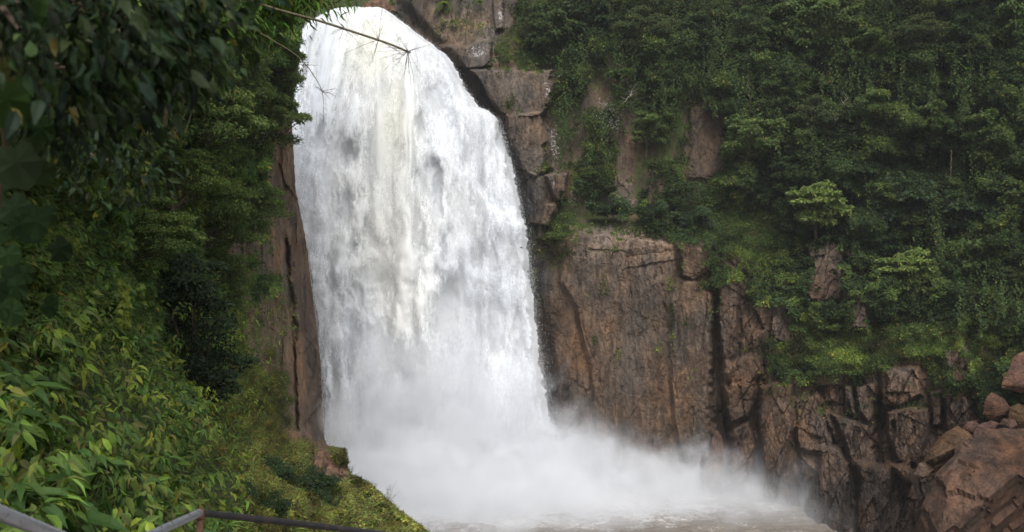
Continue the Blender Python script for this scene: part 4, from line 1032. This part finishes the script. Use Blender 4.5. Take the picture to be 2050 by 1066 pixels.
# dark bush and the trees on the left wall
def left_trees():
    def Yl(u, v, f): return float(left_Y(np.array([float(u)]), np.array([float(v)]))[0]) - f
    t = make_tree(401, 'bushy', (2.0, 1.8, 2.9), 3.4, .8, 40, 17000, .15, [0, 0, 4], 'tall dark green bush standing in the hollow of the left slope', 'bush', 'bush', bright=.8)
    put(t, 388, 672, Yl(385, 670, 8.0), 1.15, 0, 3.4, .8, first=True)
    b = make_tree(402, 'bushy', (2.6, 2.2, 2.6), 3, 1.2, 34, 16000, .17, [1, 2, 3], 'light feathery tree leaning over the rock wall left of the waterfall', leaf='fold', bright=1.7)
    put(b, 520, 245, Yl(520, 245, 4.0), 1.2, 0.3, 3, 1.2, first=True)
    L = [(495, 400, 2.5, 1.15, 1.9, 'leafy tree hanging over the brown rock wall at mid height'), (470, 130, 2, 1.15, 2.6, 'bright fine leaved tree below the bamboo at the top'), (390, 250, 2, 1.1, .8, 'green tree left of the feathery leaning tree'),
         (330, 330, 2, .9, 4.0, 'mid green tree under the dark overhanging foliage'), (560, 130, 2, 1.1, 5.2, 'pale fine leaved tree touching the upper left edge of the waterfall'), (415, 440, 2, 1.1, 3.0, 'olive tree hung with yellow-green creeper'),
         (265, 450, 1.5, .75, 1.2, 'dim tree above the near bank'), (440, 560, 1.5, .8, 2.2, 'small tree left of the pinkish rock patches')]
    for u, v, f, s, rz, lab in L: put(b, u, v, Yl(u, v, f + 2.2), s, rz, 3, 1.2, lab)
    # dark mound bush, right of the bladed plant
    m = make_tree(403, 'bushy', (1.9, 1.5, 1.25), 1.3, .3, 26, 12000, .10, [0, 1, 4], 'blue-green bush on the mound in front of the small brown rock', 'bush', 'bush', bright=1.05, tr=.04)
    put(m, 585, 965, Yl(585, 965, .8), 1.0, 0, 1.3, .3, first=True)
    for u, v, s_, lab in [(520, 1010, .8, 'low blue-green bush just above the dark handrail on the mound'), (665, 1010, .6, 'small bush on the mound below the small brown rock'), (745, 1040, .55, 'small bush near the right end of the mound')]:
        put(m, u, v, Yl(u, v, .5), s_, u % 5, 1.3, .3, lab)
    # yellow creeper strands
    g = RNG(44); mb = MB()
    for j, (u, v, ln) in enumerate([(352, 350, 110), (366, 380, 90), (385, 330, 60), (398, 400, 80), (408, 360, 110), (244, 560, 90), (372, 300, 60)]):
        mm = int(ln * 1.1); t_ = np.linspace(0, 1, mm); us = u + 8 * fbm(t_ * 3, t_ * 0 + j, 145) + 3.5 * g.normal(size=mm) + 14 * t_; vs = v + ln * t_
        Y = left_Y(us, vs) - 4.5
        LL = .14 + .12 * g.random(mm)
        mb.add(*leaves(P(us, vs, Y), np.stack([g.normal(size=mm), -.5 + 0 * t_, -.8 + .4 * g.normal(size=mm)], 1), np.stack([.3 * g.normal(size=mm), -np.ones(mm), .6 + .3 * g.normal(size=mm)], 1), LL, LL * .7, np.array([.15, .19, .03]) * (.6 + .7 * g.random((mm, 1))), 'fold'))
    o = mb.build('creeper', M_leaf); tag(o, 'yellow-green creeper strands hanging in the thicket left of the rock wall', 'creeper')
left_trees()

# the near tree whose shaded foliage overhangs the upper left
def near_tree():
    g = RNG(500); root = empty('overhanging_tree', (-5.4, 3.2, -3.2), label='large dark overhanging tree with blurred near leaves filling the upper left corner', cat='tree')
    mb = MB(); loc = np.array([-5.4, 3.2, -3.2]); t = MB()
    cl = []
    # leaf clumps seen in the frame (u, v, depth, radius m) and unseen clumps overhead, added to shade this corner
    for u, v, Y, r in [(60, -60, 5, 1.2), (180, 20, 5.5, 1.0), (280, -60, 6, 1.0), (400, -50, 7, .5), (120, 130, 6.5, .9), (225, 140, 6.5, .7), (310, 110, 7, .55), (380, 75, 7.5, .4), (40, 60, 4.5, .7), (190, 240, 8, .6), (340, 160, 7.5, .35), (280, 40, 6, .6), (100, 270, 8.5, .6), (30, 180, 6, .6), (240, 330, 9.5, .7)]:
        cl.append((P(u, v, Y * .58) - loc, r * .58, 1.0))
    for i in range(9):
        cl.append((np.array([-9 + 5.5 * g.random(), 1 + 8 * g.random(), 8 + 5 * g.random()]) - loc, 1.7, .35))
    for c, r, dn in cl:
        m = int((1500 if dn == 1 else 900) * r * r * dn); d = nrm(g.normal(size=(m, 3))); off = d * (g.random((m, 1)) ** .4) * r * np.array([1, 1, .75])
        D = off / r + np.stack([.5 * g.normal(size=m), .5 * g.normal(size=m), -.7 + .4 * g.normal(size=m)], 1); N = np.array([0, -.2, 1.]) + .6 * g.normal(size=(m, 3))
        LL = (.045 + .055 * g.random(m)) * (2.6 if dn < 1 else 1)
        V, f, cc = leaves(c + off, D, N, LL, LL * .42, tint(g, m, [0, 0, 1, 4]) * (.40 + 1.0 * g.random((m, 1)) ** 2), 'long'); mb.add(V, f, cc)
    trunk = np.array([[0, 0, 0], [-.2, .3, 1.5], [.2, .6, 3.2], [.8, 1.0, 4.8], [1.6, 1.6, 6.2]])
    q = np.linspace(0, 1, 12); tp = np.stack([np.interp(q, np.linspace(0, 1, 5), trunk[:, k]) for k in range(3)], 1)
    t.tube(tp, .2 * (1.2 - .7 * q), 10)
    for c, r, dn in cl:
        s = tp[4 + int(g.random() * 7)]; qq = np.linspace(0, 1, 7)[:, None]; mid = (s + c) / 2 + np.array([0, 0, .4])
        t.tube((1 - qq) ** 2 * s + 2 * qq * (1 - qq) * mid + qq ** 2 * c, .035 * (1.1 - .85 * qq[:, 0]), 6)
    mb.build('crown', M_leaf, root); t.build('trunk', M_bark, root)
near_tree()

# broad lobed leaves close to the lens at the left edge
def lobed():
    root = empty('broad_leaved_vine', tuple(P(-40, 520, 3.2)), label='vine with broad pale lobed leaves at the left edge, close and out of focus', cat='vine')
    loc = P(-40, 520, 3.2); g = RNG(61)
    spec = [(35, 330, 3.0, .20, (.10, .13, .085)), (65, 290, 3.3, .13, (.08, .11, .06)), (30, 420, 3.4, .16, (.07, .10, .06)), (85, 345, 3.6, .13, (.07, .10, .05)), (15, 205, 2.7, .20, (.06, .10, .03)), (10, 140, 2.8, .11, (.11, .10, .035)), (60, 175, 2.9, .12, (.10, .10, .04)), (40, 230, 3.2, .13, (.05, .09, .03)),
            (120, 500, 4.2, .15, (.07, .10, .06)), (60, 460, 4.0, .16, (.05, .085, .05)), (20, 560, 3.6, .15, (.05, .08, .04)), (75, 250, 3.6, .11, (.06, .09, .045)), (95, 430, 4.4, .12, (.05, .08, .04))]
    st = MB(); pts = [P(-40, 520, 3.2) - loc]
    st.tube(np.array([P(u, v, Y) - loc for u, v, Y in [(-60, 700, 3.4), (-20, 520, 3.3), (0, 400, 3.2), (10, 290, 3.1), (0, 180, 3.0), (5, 60, 3.0)]]), .008, 6, (.08, .07, .04))
    st.build('stem', M_culm, root)
    for _ in range(22): spec.append((-20 + 130 * g.random() ** 1.3, 110 + 520 * g.random(), 2.8 + 1.6 * g.random(), .07 + .08 * g.random(), (.06, .10, .045)))
    for u, v, Y, L, c in spec:
        D = np.array([[.3 + .4 * g.normal(), -.1, -.9]]); N = np.array([[.25 * g.normal(), -.8, .6]])
        V, f, cc = leaves(P(u, v, Y)[None] - loc - nrm(D) * L * .4, D, N, L * .85, L * .75, np.array(c) * np.array([.34, .40, .30]) * (.6 + .7 * g.random()), 'lobed')
        mesh_obj('leaf', V, f, M_leaf_dull, root, col=cc, smooth=False)
lobed()

# bamboo: clump at the top left and the two bare arching culms in front of the fall
def bamboo():
    g = RNG(71); base = P(455, 250, 15.0)
    root = empty('bamboo_clump', tuple(base), label='bamboo with bright narrow leaves at the top, left of the waterfall', cat='bamboo')
    cu = MB(); lf = MB()
    for i in range(24):
        u1 = 430 + 270 * g.random() ** .8; v1 = -45 + 120 * g.random() if u1 < 600 else -55 + 55 * g.random(); Y1 = 12.5 + 4 * g.random()
        e = P(u1, v1, Y1) - base; s = np.array([-1.2 + .3 * g.normal(), .5 * g.normal(), -.2]); mid = (s + e) / 2 + np.array([-.3, 0, 1.6]); q = np.linspace(0, 1, 12)[:, None]
        p = (1 - q) ** 2 * s + 2 * q * (1 - q) * mid + q ** 2 * e; cu.tube(p, .008 * (1.15 - q[:, 0]), 5, (.13, .15, .04))
        m = 230; k = .45 + .55 * g.random(m) ** .7; C = np.stack([np.interp(k, q[:, 0], p[:, j]) for j in range(3)], 1) + g.normal(size=(m, 3)) * np.array([.22, .22, .16])
        D = np.stack([.5 + .7 * g.normal(size=m), .6 * g.normal(size=m), -.75 + .35 * g.normal(size=m)], 1); N = np.array([0, -.5, .8]) + .5 * g.normal(size=(m, 3)); LL = .10 + .12 * g.random(m)
        V, f, cc = leaves(C, D, N, LL, LL * .19, np.array([.10, .165, .035]) * (.55 + .8 * g.random((m, 1))) * (1 + .15 * g.normal(size=(m, 3))), 'long'); lf.add(V, f, np.clip(cc, .01, 1))
    cu.build('culm', M_culm, root); lf.build('leaves', M_leaf, root)
    def culm(pts, r0, r1, nodes, label, seed):
        g = RNG(seed); W_ = np.array([P(*p) for p in pts]); b = W_[0].copy(); W_ = W_ - b
        root = empty('bare_bamboo_stem', tuple(b), label=label, cat='bamboo stem')
        q = np.linspace(0, 1, 40); kk = np.linspace(0, 1, len(W_))
        from numpy import interp
        # smooth path
        pp = np.stack([interp(q, kk, W_[:, j]) for j in range(3)], 1)
        for _ in range(6): pp[1:-1] = (pp[:-2] + 2 * pp[1:-1] + pp[2:]) / 4
        rad = r0 + (r1 - r0) * q; s = MB(); s.tube(pp, rad, 8, (.5, .5, .5)); s.build('stem', M_culm, root, smooth=True)
        for nd, cnt, ln in nodes:
            i = int(nd * 39); c = pp[i]
            tw = MB(); kn = MB(); kn.tube(np.array([c - (pp[i] - pp[i - 1]) * .10, c, c + (pp[i] - pp[i - 1]) * .10]), np.array([.8, 1.5, .8]) * rad[i], 8); kno = kn.build('node', M_bark, root)
            for k in range(cnt):
                d = nrm(np.array([g.normal(), .5 * g.normal(), g.normal() * 1.0 - .1])); l = ln * (.5 + .8 * g.random()); t = np.linspace(0, 1, 6)[:, None]
                tw.tube(c + d * t * l + np.array([0, 0, -.12 * l]) * t ** 2 + .01 * g.normal(size=(6, 3)) * t, .0032 * (1.15 - .7 * t[:, 0]), 4)
                if g.random() < .5:
                    d2 = nrm(d + .6 * g.normal(size=3)); tw.tube(c + d * l * .5 + d2 * t * l * .4, .0022 * (1.1 - .6 * t[:, 0]), 4)
            tw.build('twigs', M_bark, kno)
    culm([(440, -25, 12), (540, 16, 12), (640, 42, 12), (725, 70, 12), (780, 88, 12), (822, 106, 12)], .019, .013, [(.52, 7, .26), (.74, 9, .42), (.98, 20, .36)], 'thick bare bamboo stem arching across the top of the waterfall', 72)
    culm([(430, -10, 13), (470, 35, 13), (540, 78, 13), (592, 108, 13), (620, 138, 13), (640, 170, 13), (648, 192, 13), (647, 245, 13)], .011, .003, [(.56, 6, .20), (.80, 10, .22)], 'thin bare bamboo stem drooping before the left side of the waterfall', 73)
bamboo()

# bright fern-like tufts by the brink
def tufts():
    def tuft(seed, label):
        g = RNG(seed); root = empty('fern_tuft', label=label, cat='fern'); mb = MB(); st = MB()
        for i in range(26):
            a = g.random() * 6.28; l = 1.1 + .9 * g.random(); t = np.linspace(0, 1, 16)
            p = np.stack([l * .55 * t * math.cos(a), l * .5 * t * math.sin(a) - .5 * t, l * (.5 * t - 1.05 * t ** 2)], 1); st.tube(p, .012 * (1.2 - t), 4)
            for sgn in (-1, 1):
                D = np.stack([-math.sin(a) * sgn + .5 * np.cos(a) + 0 * t, math.cos(a) * sgn + 0 * t, -.6 + 0 * t], 1)
                mb.add(*leaves(p, D, np.array([[0, -.4, 1.]]) + .3 * g.normal(size=(16, 3)), .26 * (1.1 - .7 * t), .06, np.array([.13, .19, .03]) * (.7 + .5 * g.random((16, 1))), 'rhomb'))
        st.build('stalk', M_culm, root); mb.build('fronds', M_leaf, root); return root
    L = [(890, 25, 1.2, 'bright fern tuft hanging on the rock at the brink of the waterfall'), (905, 60, .8, 'small bright fern tuft below the larger one at the brink'), (820, 8, .7, 'fern tuft at the top edge right beside the brink'), (1010, 130, .45, 'little green fern at the left end of the flat brown ledge'), (1075, 138, .45, 'little green fern on the right part of the flat brown ledge'), (960, 20, .8, 'dull fern on the lichen-spotted rock near the top edge')]
    r = None
    for u, v, s, lab in L:
        Y = float(bilerp(gu, gv, CY, np.array([float(u)]), np.array([float(v)]))[0]) - .5
        loc = tuple(float(q) for q in P(u, v - 18, Y))
        if r is None: r = tuft(81, lab); r.location = loc; r.scale = (s, s, s)
        else: dup(r, loc, u % 3, (s, s, s), lab)
tufts()

# ------------------------------------------------------------------ boulders
def boulder(name, pts_front, Y, thick, seed, label, tilt=(0, 0), color=(.20, .12, .075), ridge=None, mossy=0.03, wetv=0.1):
    color = tuple(x * .5 for x in color)
    """irregular block: outline seen from the front (u, v, extra depth) extruded back and chipped by random planes"""
    import bmesh
    from mathutils import noise as mn, Vector as Vec
    g = RNG(seed); fr = np.array([P(u, v, Y + dy) for u, v, dy in pts_front]); uc = np.mean([q[0] for q in pts_front]); vc = np.mean([q[1] for q in pts_front])
    bk = np.array([P(uc + (u - uc) * .86, vc + (v - vc) * .86, Y + dy + thick) for u, v, dy in pts_front]); c = fr.mean(0) + np.array([0, thick * .5, 0])
    bm = bmesh.new(); cloud = []
    for p, b_ in zip(fr, bk): cloud.append(p - c); cloud.append(b_ - c)
    # front bulge so that the face is not flat
    m = fr.mean(0); k = len(fr)
    for u_, v_, dy_ in (ridge or []): cloud.append(P(u_, v_, Y + dy_) - c)
    for i in range(0 if ridge else k):
        q = m + (fr[i] - m) * .60 + np.array([0, -thick * (.16 + .12 * g.random()), 0]); cloud.append(q - c)
    for p in cloud: bm.verts.new(p)
    r = bmesh.ops.convex_hull(bm, input=bm.verts)
    bmesh.ops.delete(bm, geom=[x for x in bm.verts if not x.link_faces], context='VERTS')
    bmesh.ops.triangulate(bm, faces=bm.faces)
    size = float(np.linalg.norm(fr.max(0) - fr.min(0)))
    for it in range(8):
        es = [e for e in bm.edges if e.calc_length() > max(.10, size / 60)]
        if not es or len(bm.verts) > 22000: break
        bmesh.ops.subdivide_edges(bm, edges=es, cuts=1, use_grid_fill=False)
        bmesh.ops.triangulate(bm, faces=[f for f in bm.faces if len(f.verts) > 3])
    bm.normal_update()
    s0 = size
    co = np.array([v.co[:] for v in bm.verts]); no = np.array([v.normal[:] for v in bm.verts])
    # bedding direction gives long parallel steps
    ax = nrm(np.array([math.cos(tilt[0]), .2, math.sin(tilt[0])])); bx_ = nrm(np.cross(ax, [0, -1, .2]))
    a = co @ ax; b = co @ bx_; cc = co @ np.cross(ax, bx_)
    d = .010 * s0 * joints((b + cc * .5) / s0 * 7 + seed, a / s0 * 3, seed + 1, .8, .9, .9) + .015 * s0 * facets(a / s0 * 8, (b + cc * .6) / s0 * 20, seed + 2, .5, .8, .8) + .006 * s0 * fbm(a / s0 * 18, b / s0 * 40, seed + 3, 4)
    co = co + no * d[:, None]
    fa = np.array([[v.index for v in f.verts] for f in bm.faces]); bm.free()
    mo = np.clip(mossy + .35 * np.clip(no[:, 2], 0, 1) * sstep(.5, .8, vnoise(a * 1.2, b * 1.2, seed + 7)), 0, 1)
    col = np.array(color) * (1 - .35 * sstep(.2, -.6, no[:, 2]))[:, None] * (.85 + .4 * vnoise(a / s0 * 6, b / s0 * 14, seed + 8))[:, None]  # downward faces tinted darker, standing in for the shadow on the underside
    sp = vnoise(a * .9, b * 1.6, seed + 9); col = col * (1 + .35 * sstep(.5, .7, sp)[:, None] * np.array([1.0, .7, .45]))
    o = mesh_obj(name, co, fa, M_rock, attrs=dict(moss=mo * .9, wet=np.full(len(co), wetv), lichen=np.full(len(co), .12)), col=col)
    o.location = tuple(float(q) for q in c); tag(o, label, 'boulder' if name == 'boulder' else 'rock')
    return o
def boulders():
    boulder('boulder', [(1835, 1080, 0), (1850, 1010, 0), (1880, 950, .5), (1930, 890, 1.2), (1975, 858, 2), (2010, 852, 2.4), (2090, 870, 2.4), (2150, 960, 1.5), (2150, 1100, 5), (2080, 1240, 6), (1900, 1240, 5)], 50, 4.5, 601, 'huge tilted brown boulder in the lower right corner', (.75, 0), (.19, .118, .082), ridge=[(1880, 1075, -2.4), (1990, 985, -2.4), (2060, 930, -2.0), (2100, 905, -1.8), (1905, 950, -.6)], mossy=.02, wetv=.1)
    boulder('boulder', [(1845, 930, 0), (1862, 900, .3), (1895, 864, .6), (1920, 853, .8), (1945, 872, .8), (1942, 900, .5), (1905, 925, 0), (1870, 945, -.2)], 54, 2.2, 602, 'long flat-topped brown boulder leaning behind the huge corner boulder', (.6, 0), (.24, .15, .085), ridge=[(1868, 918, -1.2), (1925, 875, -.8), (1938, 885, -.9)])
    boulder('boulder', [(1830, 950, 0), (1840, 928, 0), (1862, 924, .2), (1870, 940, .2), (1860, 955, 0), (1838, 960, 0)], 53.5, 1.2, 603, 'small pinkish block at the foot of the long flat-topped boulder', (.3, 0), (.26, .17, .12))
    boulder('boulder', [(2004, 778, 0), (2014, 752, 0), (2032, 714, .4), (2050, 705, .6), (2110, 715, .6), (2120, 776, .2), (2060, 788, 0)], 57, 2.5, 604, 'pale angular boulder half cut by the right edge above the pile', (.2, 0), (.23, .145, .12))
    boulder('boulder', [(1968, 830, 0), (1972, 800, 0), (1985, 786, .4), (2008, 796, .5), (2022, 815, .4), (2018, 838, .1), (1985, 842, 0)], 57, 2.0, 605, 'rounded dark boulder below the pale angular one', (.4, 0), (.16, .10, .075))
    boulder('boulder', [(2018, 845, 0), (2022, 815, 0), (2040, 808, .3), (2058, 818, .4), (2062, 850, .2), (2035, 858, 0)], 56, 1.8, 606, 'mossy boulder to the right of the rounded dark one', (.3, 0), (.16, .11, .06), mossy=.35)
    boulder('boulder', [(1948, 872, 0), (1955, 852, 0), (1985, 842, .3), (2002, 848, .4), (1990, 862, .2), (1965, 880, 0)], 55, 1.2, 607, 'small purplish slab squeezed between the boulders above the huge one', (.3, 0), (.17, .11, .10))
    boulder('boulder', [(2000, 850, 0), (2008, 838, 0), (2030, 840, .3), (2038, 852, .3), (2020, 862, 0)], 55, 1.0, 608, 'little loose stone just above the top of the huge boulder', (.3, 0), (.20, .13, .10))
    boulder('boulder', [(1925, 862, 0), (1935, 845, 0), (1955, 842, .3), (1962, 856, .3), (1945, 872, 0)], 56, 1.0, 609, 'little stone wedged at the upper end of the long flat-topped boulder', (.3, 0), (.18, .11, .085))
    boulder('boulder', [(722, 22, 0), (728, 8, 0), (745, -1, .3), (768, 0, .3), (790, 10, .3), (796, 24, 0), (770, 34, -.3), (740, 30, -.3)], 92.5, 2.5, 612, 'rounded brown rock at the very brink of the waterfall', (.2, 0), (.24, .17, .13), mossy=0)
    boulder('rock', [(1420, 985, 0), (1424, 880, 0), (1434, 862, 0), (1444, 875, .1), (1448, 930, .2), (1446, 990, 0)], 76.4, 1.2, 610, 'slender upright pinkish rock standing in the mist at the cliff foot', (1.5, 0), (.26, .165, .12), mossy=0)
    boulder('rock', [(1398, 1000, 0), (1402, 925, 0), (1412, 902, 0), (1424, 915, .2), (1430, 1000, 0)], 76, 1.2, 611, 'low pink rock to the left of the slender upright one', (1.4, 0), (.25, .16, .125), mossy=0)
boulders()

# ------------------------------------------------------------------ handrail on its stair, and dry twigs on the mound
def handrail():
    m, nt, out = new_mat('galvanised_pipe'); nb = NB(nt); p = nb.objco(); n = nb.noise(p, 14, 6, .7); n2 = nb.noise(p, 60, 4, .7)
    principled(nb, out, nb.mix(nb.ramp(n, .5, .72), nb.mix(n2, (.42, .43, .46), (.66, .67, .70)), (.20, .13, .10)), nb.ramp(n, .3, .7, .28, .55), .5, n2, .002, .5, .75)
    m2, nt, out = new_mat('dark_wet_pipe'); nb = NB(nt); p = nb.objco(); n = nb.noise(p, 10, 6, .7); n2 = nb.noise(p, 70, 4, .7)
    principled(nb, out, nb.mix(nb.ramp(n, .46, .66), nb.mix(n2, (.018, .017, .018), (.05, .045, .045)), (.06, .045, .04)), nb.ramp(n2, .3, .7, .25, .6), .5, n2, .003, .6, .3)
    m3 = simple_mat('rusty_steel', (.16, .075, .05), .8, .3, .5, 25, bump=.004)
    A = [P(-260, 915, 2.7), P(-20, 1019, 3.15), P(104, 1070, 3.45)]; low = P(210, 1112, 4.2); cor = P(400, 1027, 5.3); B = [cor, P(600, 1049, 6.0), P(800, 1074, 6.8), P(1000, 1105, 7.6)]
    base = cor + np.array([0, 0, -1.05]); root = empty('handrail', tuple(float(q) for q in base), label='metal pipe handrail with silver and dark sections across the bottom left', cat='handrail')
    a = MB(); a.tube(np.array(A + [low]) - base, .027, 20); a.build('rail', m, root, True)
    a = MB(); a.tube(np.array([low, low * .5 + cor * .5, cor]) - base, .024, 20); a.build('rail', m, root, True)
    a = MB(); a.tube(np.array(B) - base, .0215, 20); a.build('rail', m2, root, True)
    a = MB(); an = np.linspace(0, math.pi, 7)
    a.tube(np.array([cor + np.array([0, 0, -.03]), cor + np.array([0, 0, -.02]), cor + np.array([0, 0, .012]), cor + np.array([0, 0, .027])]) - base, np.array([.026, .028, .026, .010]), 16); a.build('joint', m3, root, True)
    for q in (cor + np.array([0, 0, -.02]), low, A[0], A[2], B[3]):
        s = MB(); s.tube(np.array([q + np.array([0, 0, -1.05]), q + np.array([0, 0, -.5]), q + np.array([0, 0, -.02])]) - base, .020, 16); s.build('post', m3, root, True)
    # stepped concrete path that carries the posts
    cm = simple_mat('concrete', (.28, .27, .25), .9, .2, .25, 4, bump=.01)
    pts = [A[0], A[2], low, cor, B[3]]; mb = MB(); wdt = 1.6
    for q0, q1 in zip(pts[:-1], pts[1:]):
        d = nrm(np.array([q1[0] - q0[0], q1[1] - q0[1], 0])); sd_ = np.array([d[1], -d[0], 0]); ln = np.hypot(q1[0] - q0[0], q1[1] - q0[1]); k = max(1, int(ln / .3))
        for i in range(k):
            x0 = q0 + (q1 - q0) * i / k; x1 = q0 + (q1 - q0) * (i + 1.0) / k; z = min(x0[2], x1[2]) - 1.04 ; z0 = z - .5
            c = [x0 - sd_ * .12, x1 - sd_ * .12, x1 + sd_ * wdt, x0 + sd_ * wdt]
            V = np.array([[*p_[:2], z0] for p_ in c] + [[*p_[:2], z] for p_ in c])
            mb.add(V, np.array([[0, 3, 2, 1], [4, 5, 6, 7], [0, 1, 5, 4], [1, 2, 6, 5], [2, 3, 7, 6], [3, 0, 4, 7]]))
    o = mb.build('path', cm); tag(o, kind='structure')
handrail()

def dry_twigs():
    g = RNG(90)
    root0 = None
    for (u, v, s, lab) in [(703, 962, 1.0, 'dry twiggy plant on the mound beside the small brown rock'), (775, 1010, 1.3, 'thin dry stalks on the mound edge against the white spray'), (745, 985, .7, 'tiny dry sprig between the two larger ones on the mound edge')]:
        Y = float(left_Y(np.array([u - 8.]), np.array([v + 8.]))[0]); root = empty('dry_sprig', tuple(float(q) for q in P(u, v, Y)), label=lab, cat='sprig'); mb = MB()
        for k in range(9):
            d = nrm(np.array([.45 * g.normal() + .15, .3 * g.normal(), 1.1])); l = s * (.35 + .55 * g.random()); t = np.linspace(0, 1, 6)[:, None]
            mb.tube(d * (t * l) - np.array([0, 0, .03 + 0 * l]) + np.array([.12, 0, 0]) * t ** 2 * l, .008 * (1.1 - .8 * t[:, 0]), 4)
            for j in range(2): d2 = nrm(d + .7 * g.normal(size=3)); mb.tube(d * l * (.5 + .2 * j) + d2 * t * l * .3, .005 * (1.1 - .8 * t[:, 0]), 4)
        mb.build('twigs', M_bark, root)
dry_twigs()

def lianas():
    g = RNG(95)
    L = [([(1243, 216), (1252, 203), (1262, 190), (1268, 176)], 1.8, .05, 'dead_branch', 'pale dead branch sticking up from the cliff beside the lichen patch', 'dead branch', True),
         ([(1684, 222), (1688, 208), (1697, 196)], 3.8, .04, 'dead_branch', 'thin pale twig in the dark forest left of the pointed layered tree', 'dead branch', True),
         ([(1219, -20), (1221, 20), (1219, 42)], 4.2, .035, 'liana', 'straight pale liana hanging at the top edge above the green cliff', 'liana', False),
         ([(1497, 150), (1500, 195), (1505, 242)], 4.6, .03, 'liana', 'thin liana dangling above the layered tree by the rock slot', 'liana', False),
         ([(1905, 300), (1902, 350), (1908, 400)], 4.6, .035, 'liana', 'liana hanging in the forest left of the broad bright-leaved tree', 'liana', False)]
    for pts, fw, r, nm, lab, cat, br in L:
        Y = float(bilerp(gu, gv, CY, np.array([float(pts[0][0])]), np.array([float(pts[0][1])]))[0]) - fw
        W_ = np.array([P(u, v, Y) for u, v in pts]); b = W_[0].copy(); W_ -= b; q = np.linspace(0, 1, 16); kk = np.linspace(0, 1, len(W_)); pp = np.stack([np.interp(q, kk, W_[:, j]) for j in range(3)], 1) + .05 * g.normal(size=(16, 3))
        root = empty(nm, tuple(b), label=lab, cat=cat); m = MB(); m.tube(pp, r * (1.2 - .8 * q), 6); m.build('stem', M_pale if br else M_bark, root)
        if br:
            tw = MB()
            for i in (6, 9, 12, 14):
                d = nrm(np.array([g.normal(), .3 * g.normal(), .8])); t = np.linspace(0, 1, 5)[:, None]; tw.tube(pp[i] + d * t * .9, r * .4 * (1.1 - .8 * t[:, 0]), 5)
                ob = tw.build('twig', M_pale, root); tw = MB()
M_pale = simple_mat('dead_wood', (.26, .22, .18), .9, .15, .3, 8)
lianas()

#@@LIGHT@@

# ------------------------------------------------------------------ light, world, camera
W = bpy.data.worlds.new('World'); scene.world = W; W.use_nodes = True
nt = W.node_tree; nt.nodes.clear(); nb = NB(nt)
sky = nb.n('ShaderNodeTexSky'); sky.sky_type = 'NISHITA'; sky.sun_disc = False
SUN_EL, SUN_AZ = R(47), R(176)          # azimuth from +Y clockwise: behind the camera to the left
sky.sun_elevation = SUN_EL; sky.sun_rotation = SUN_AZ; sky.altitude = 600; sky.dust_density = 3.0
hs = nb.n('ShaderNodeHueSaturation'); hs.inputs['Saturation'].default_value = 0.42; nb.l(sky.outputs[0], hs.inputs['Color'])
bg = nb.n('ShaderNodeBackground'); bg.inputs['Strength'].default_value = 0.15; nb.l(hs.outputs[0], bg.inputs['Color'])
wo = nb.n('ShaderNodeOutputWorld'); nb.l(bg.outputs[0], wo.inputs['Surface'])

sd = bpy.data.lights.new('sun', 'SUN'); sd.energy = 3.8; sd.angle = R(36); sd.color = (1.0, 0.98, 0.955)
so = bpy.data.objects.new('sun', sd); COL.objects.link(so)
from mathutils import Vector
dirv = Vector((math.sin(SUN_AZ) * math.cos(SUN_EL), math.cos(SUN_AZ) * math.cos(SUN_EL), math.sin(SUN_EL)))
so.rotation_euler = dirv.to_track_quat('Z', 'Y').to_euler()

cd = bpy.data.cameras.new('camera'); cd.sensor_width = 36.0; cd.lens = 36.0 * F / 2050.0
cd.clip_start = 0.05; cd.clip_end = 600
cd.dof.use_dof = True; cd.dof.focus_distance = 60.0; cd.dof.aperture_fstop = 3.2
co = bpy.data.objects.new('camera', cd); COL.objects.link(co)
co.rotation_euler = (R(90), 0, 0)
scene.camera = co
scene.render.resolution_x = 2050; scene.render.resolution_y = 1066
scene.view_settings.view_transform = 'Standard'; scene.view_settings.look = 'None'
scene.view_settings.exposure = 0; scene.view_settings.gamma = 1
cy = scene.cycles
cy.use_denoising = True; cy.denoising_prefilter = 'ACCURATE'; cy.denoising_input_passes = 'RGB_ALBEDO_NORMAL'
cy.max_bounces = 10; cy.diffuse_bounces = 3; cy.glossy_bounces = 2; cy.transmission_bounces = 3
cy.transparent_max_bounces = 12; cy.volume_bounces = 4
cy.volume_step_rate = 1.0; cy.volume_max_steps = 48
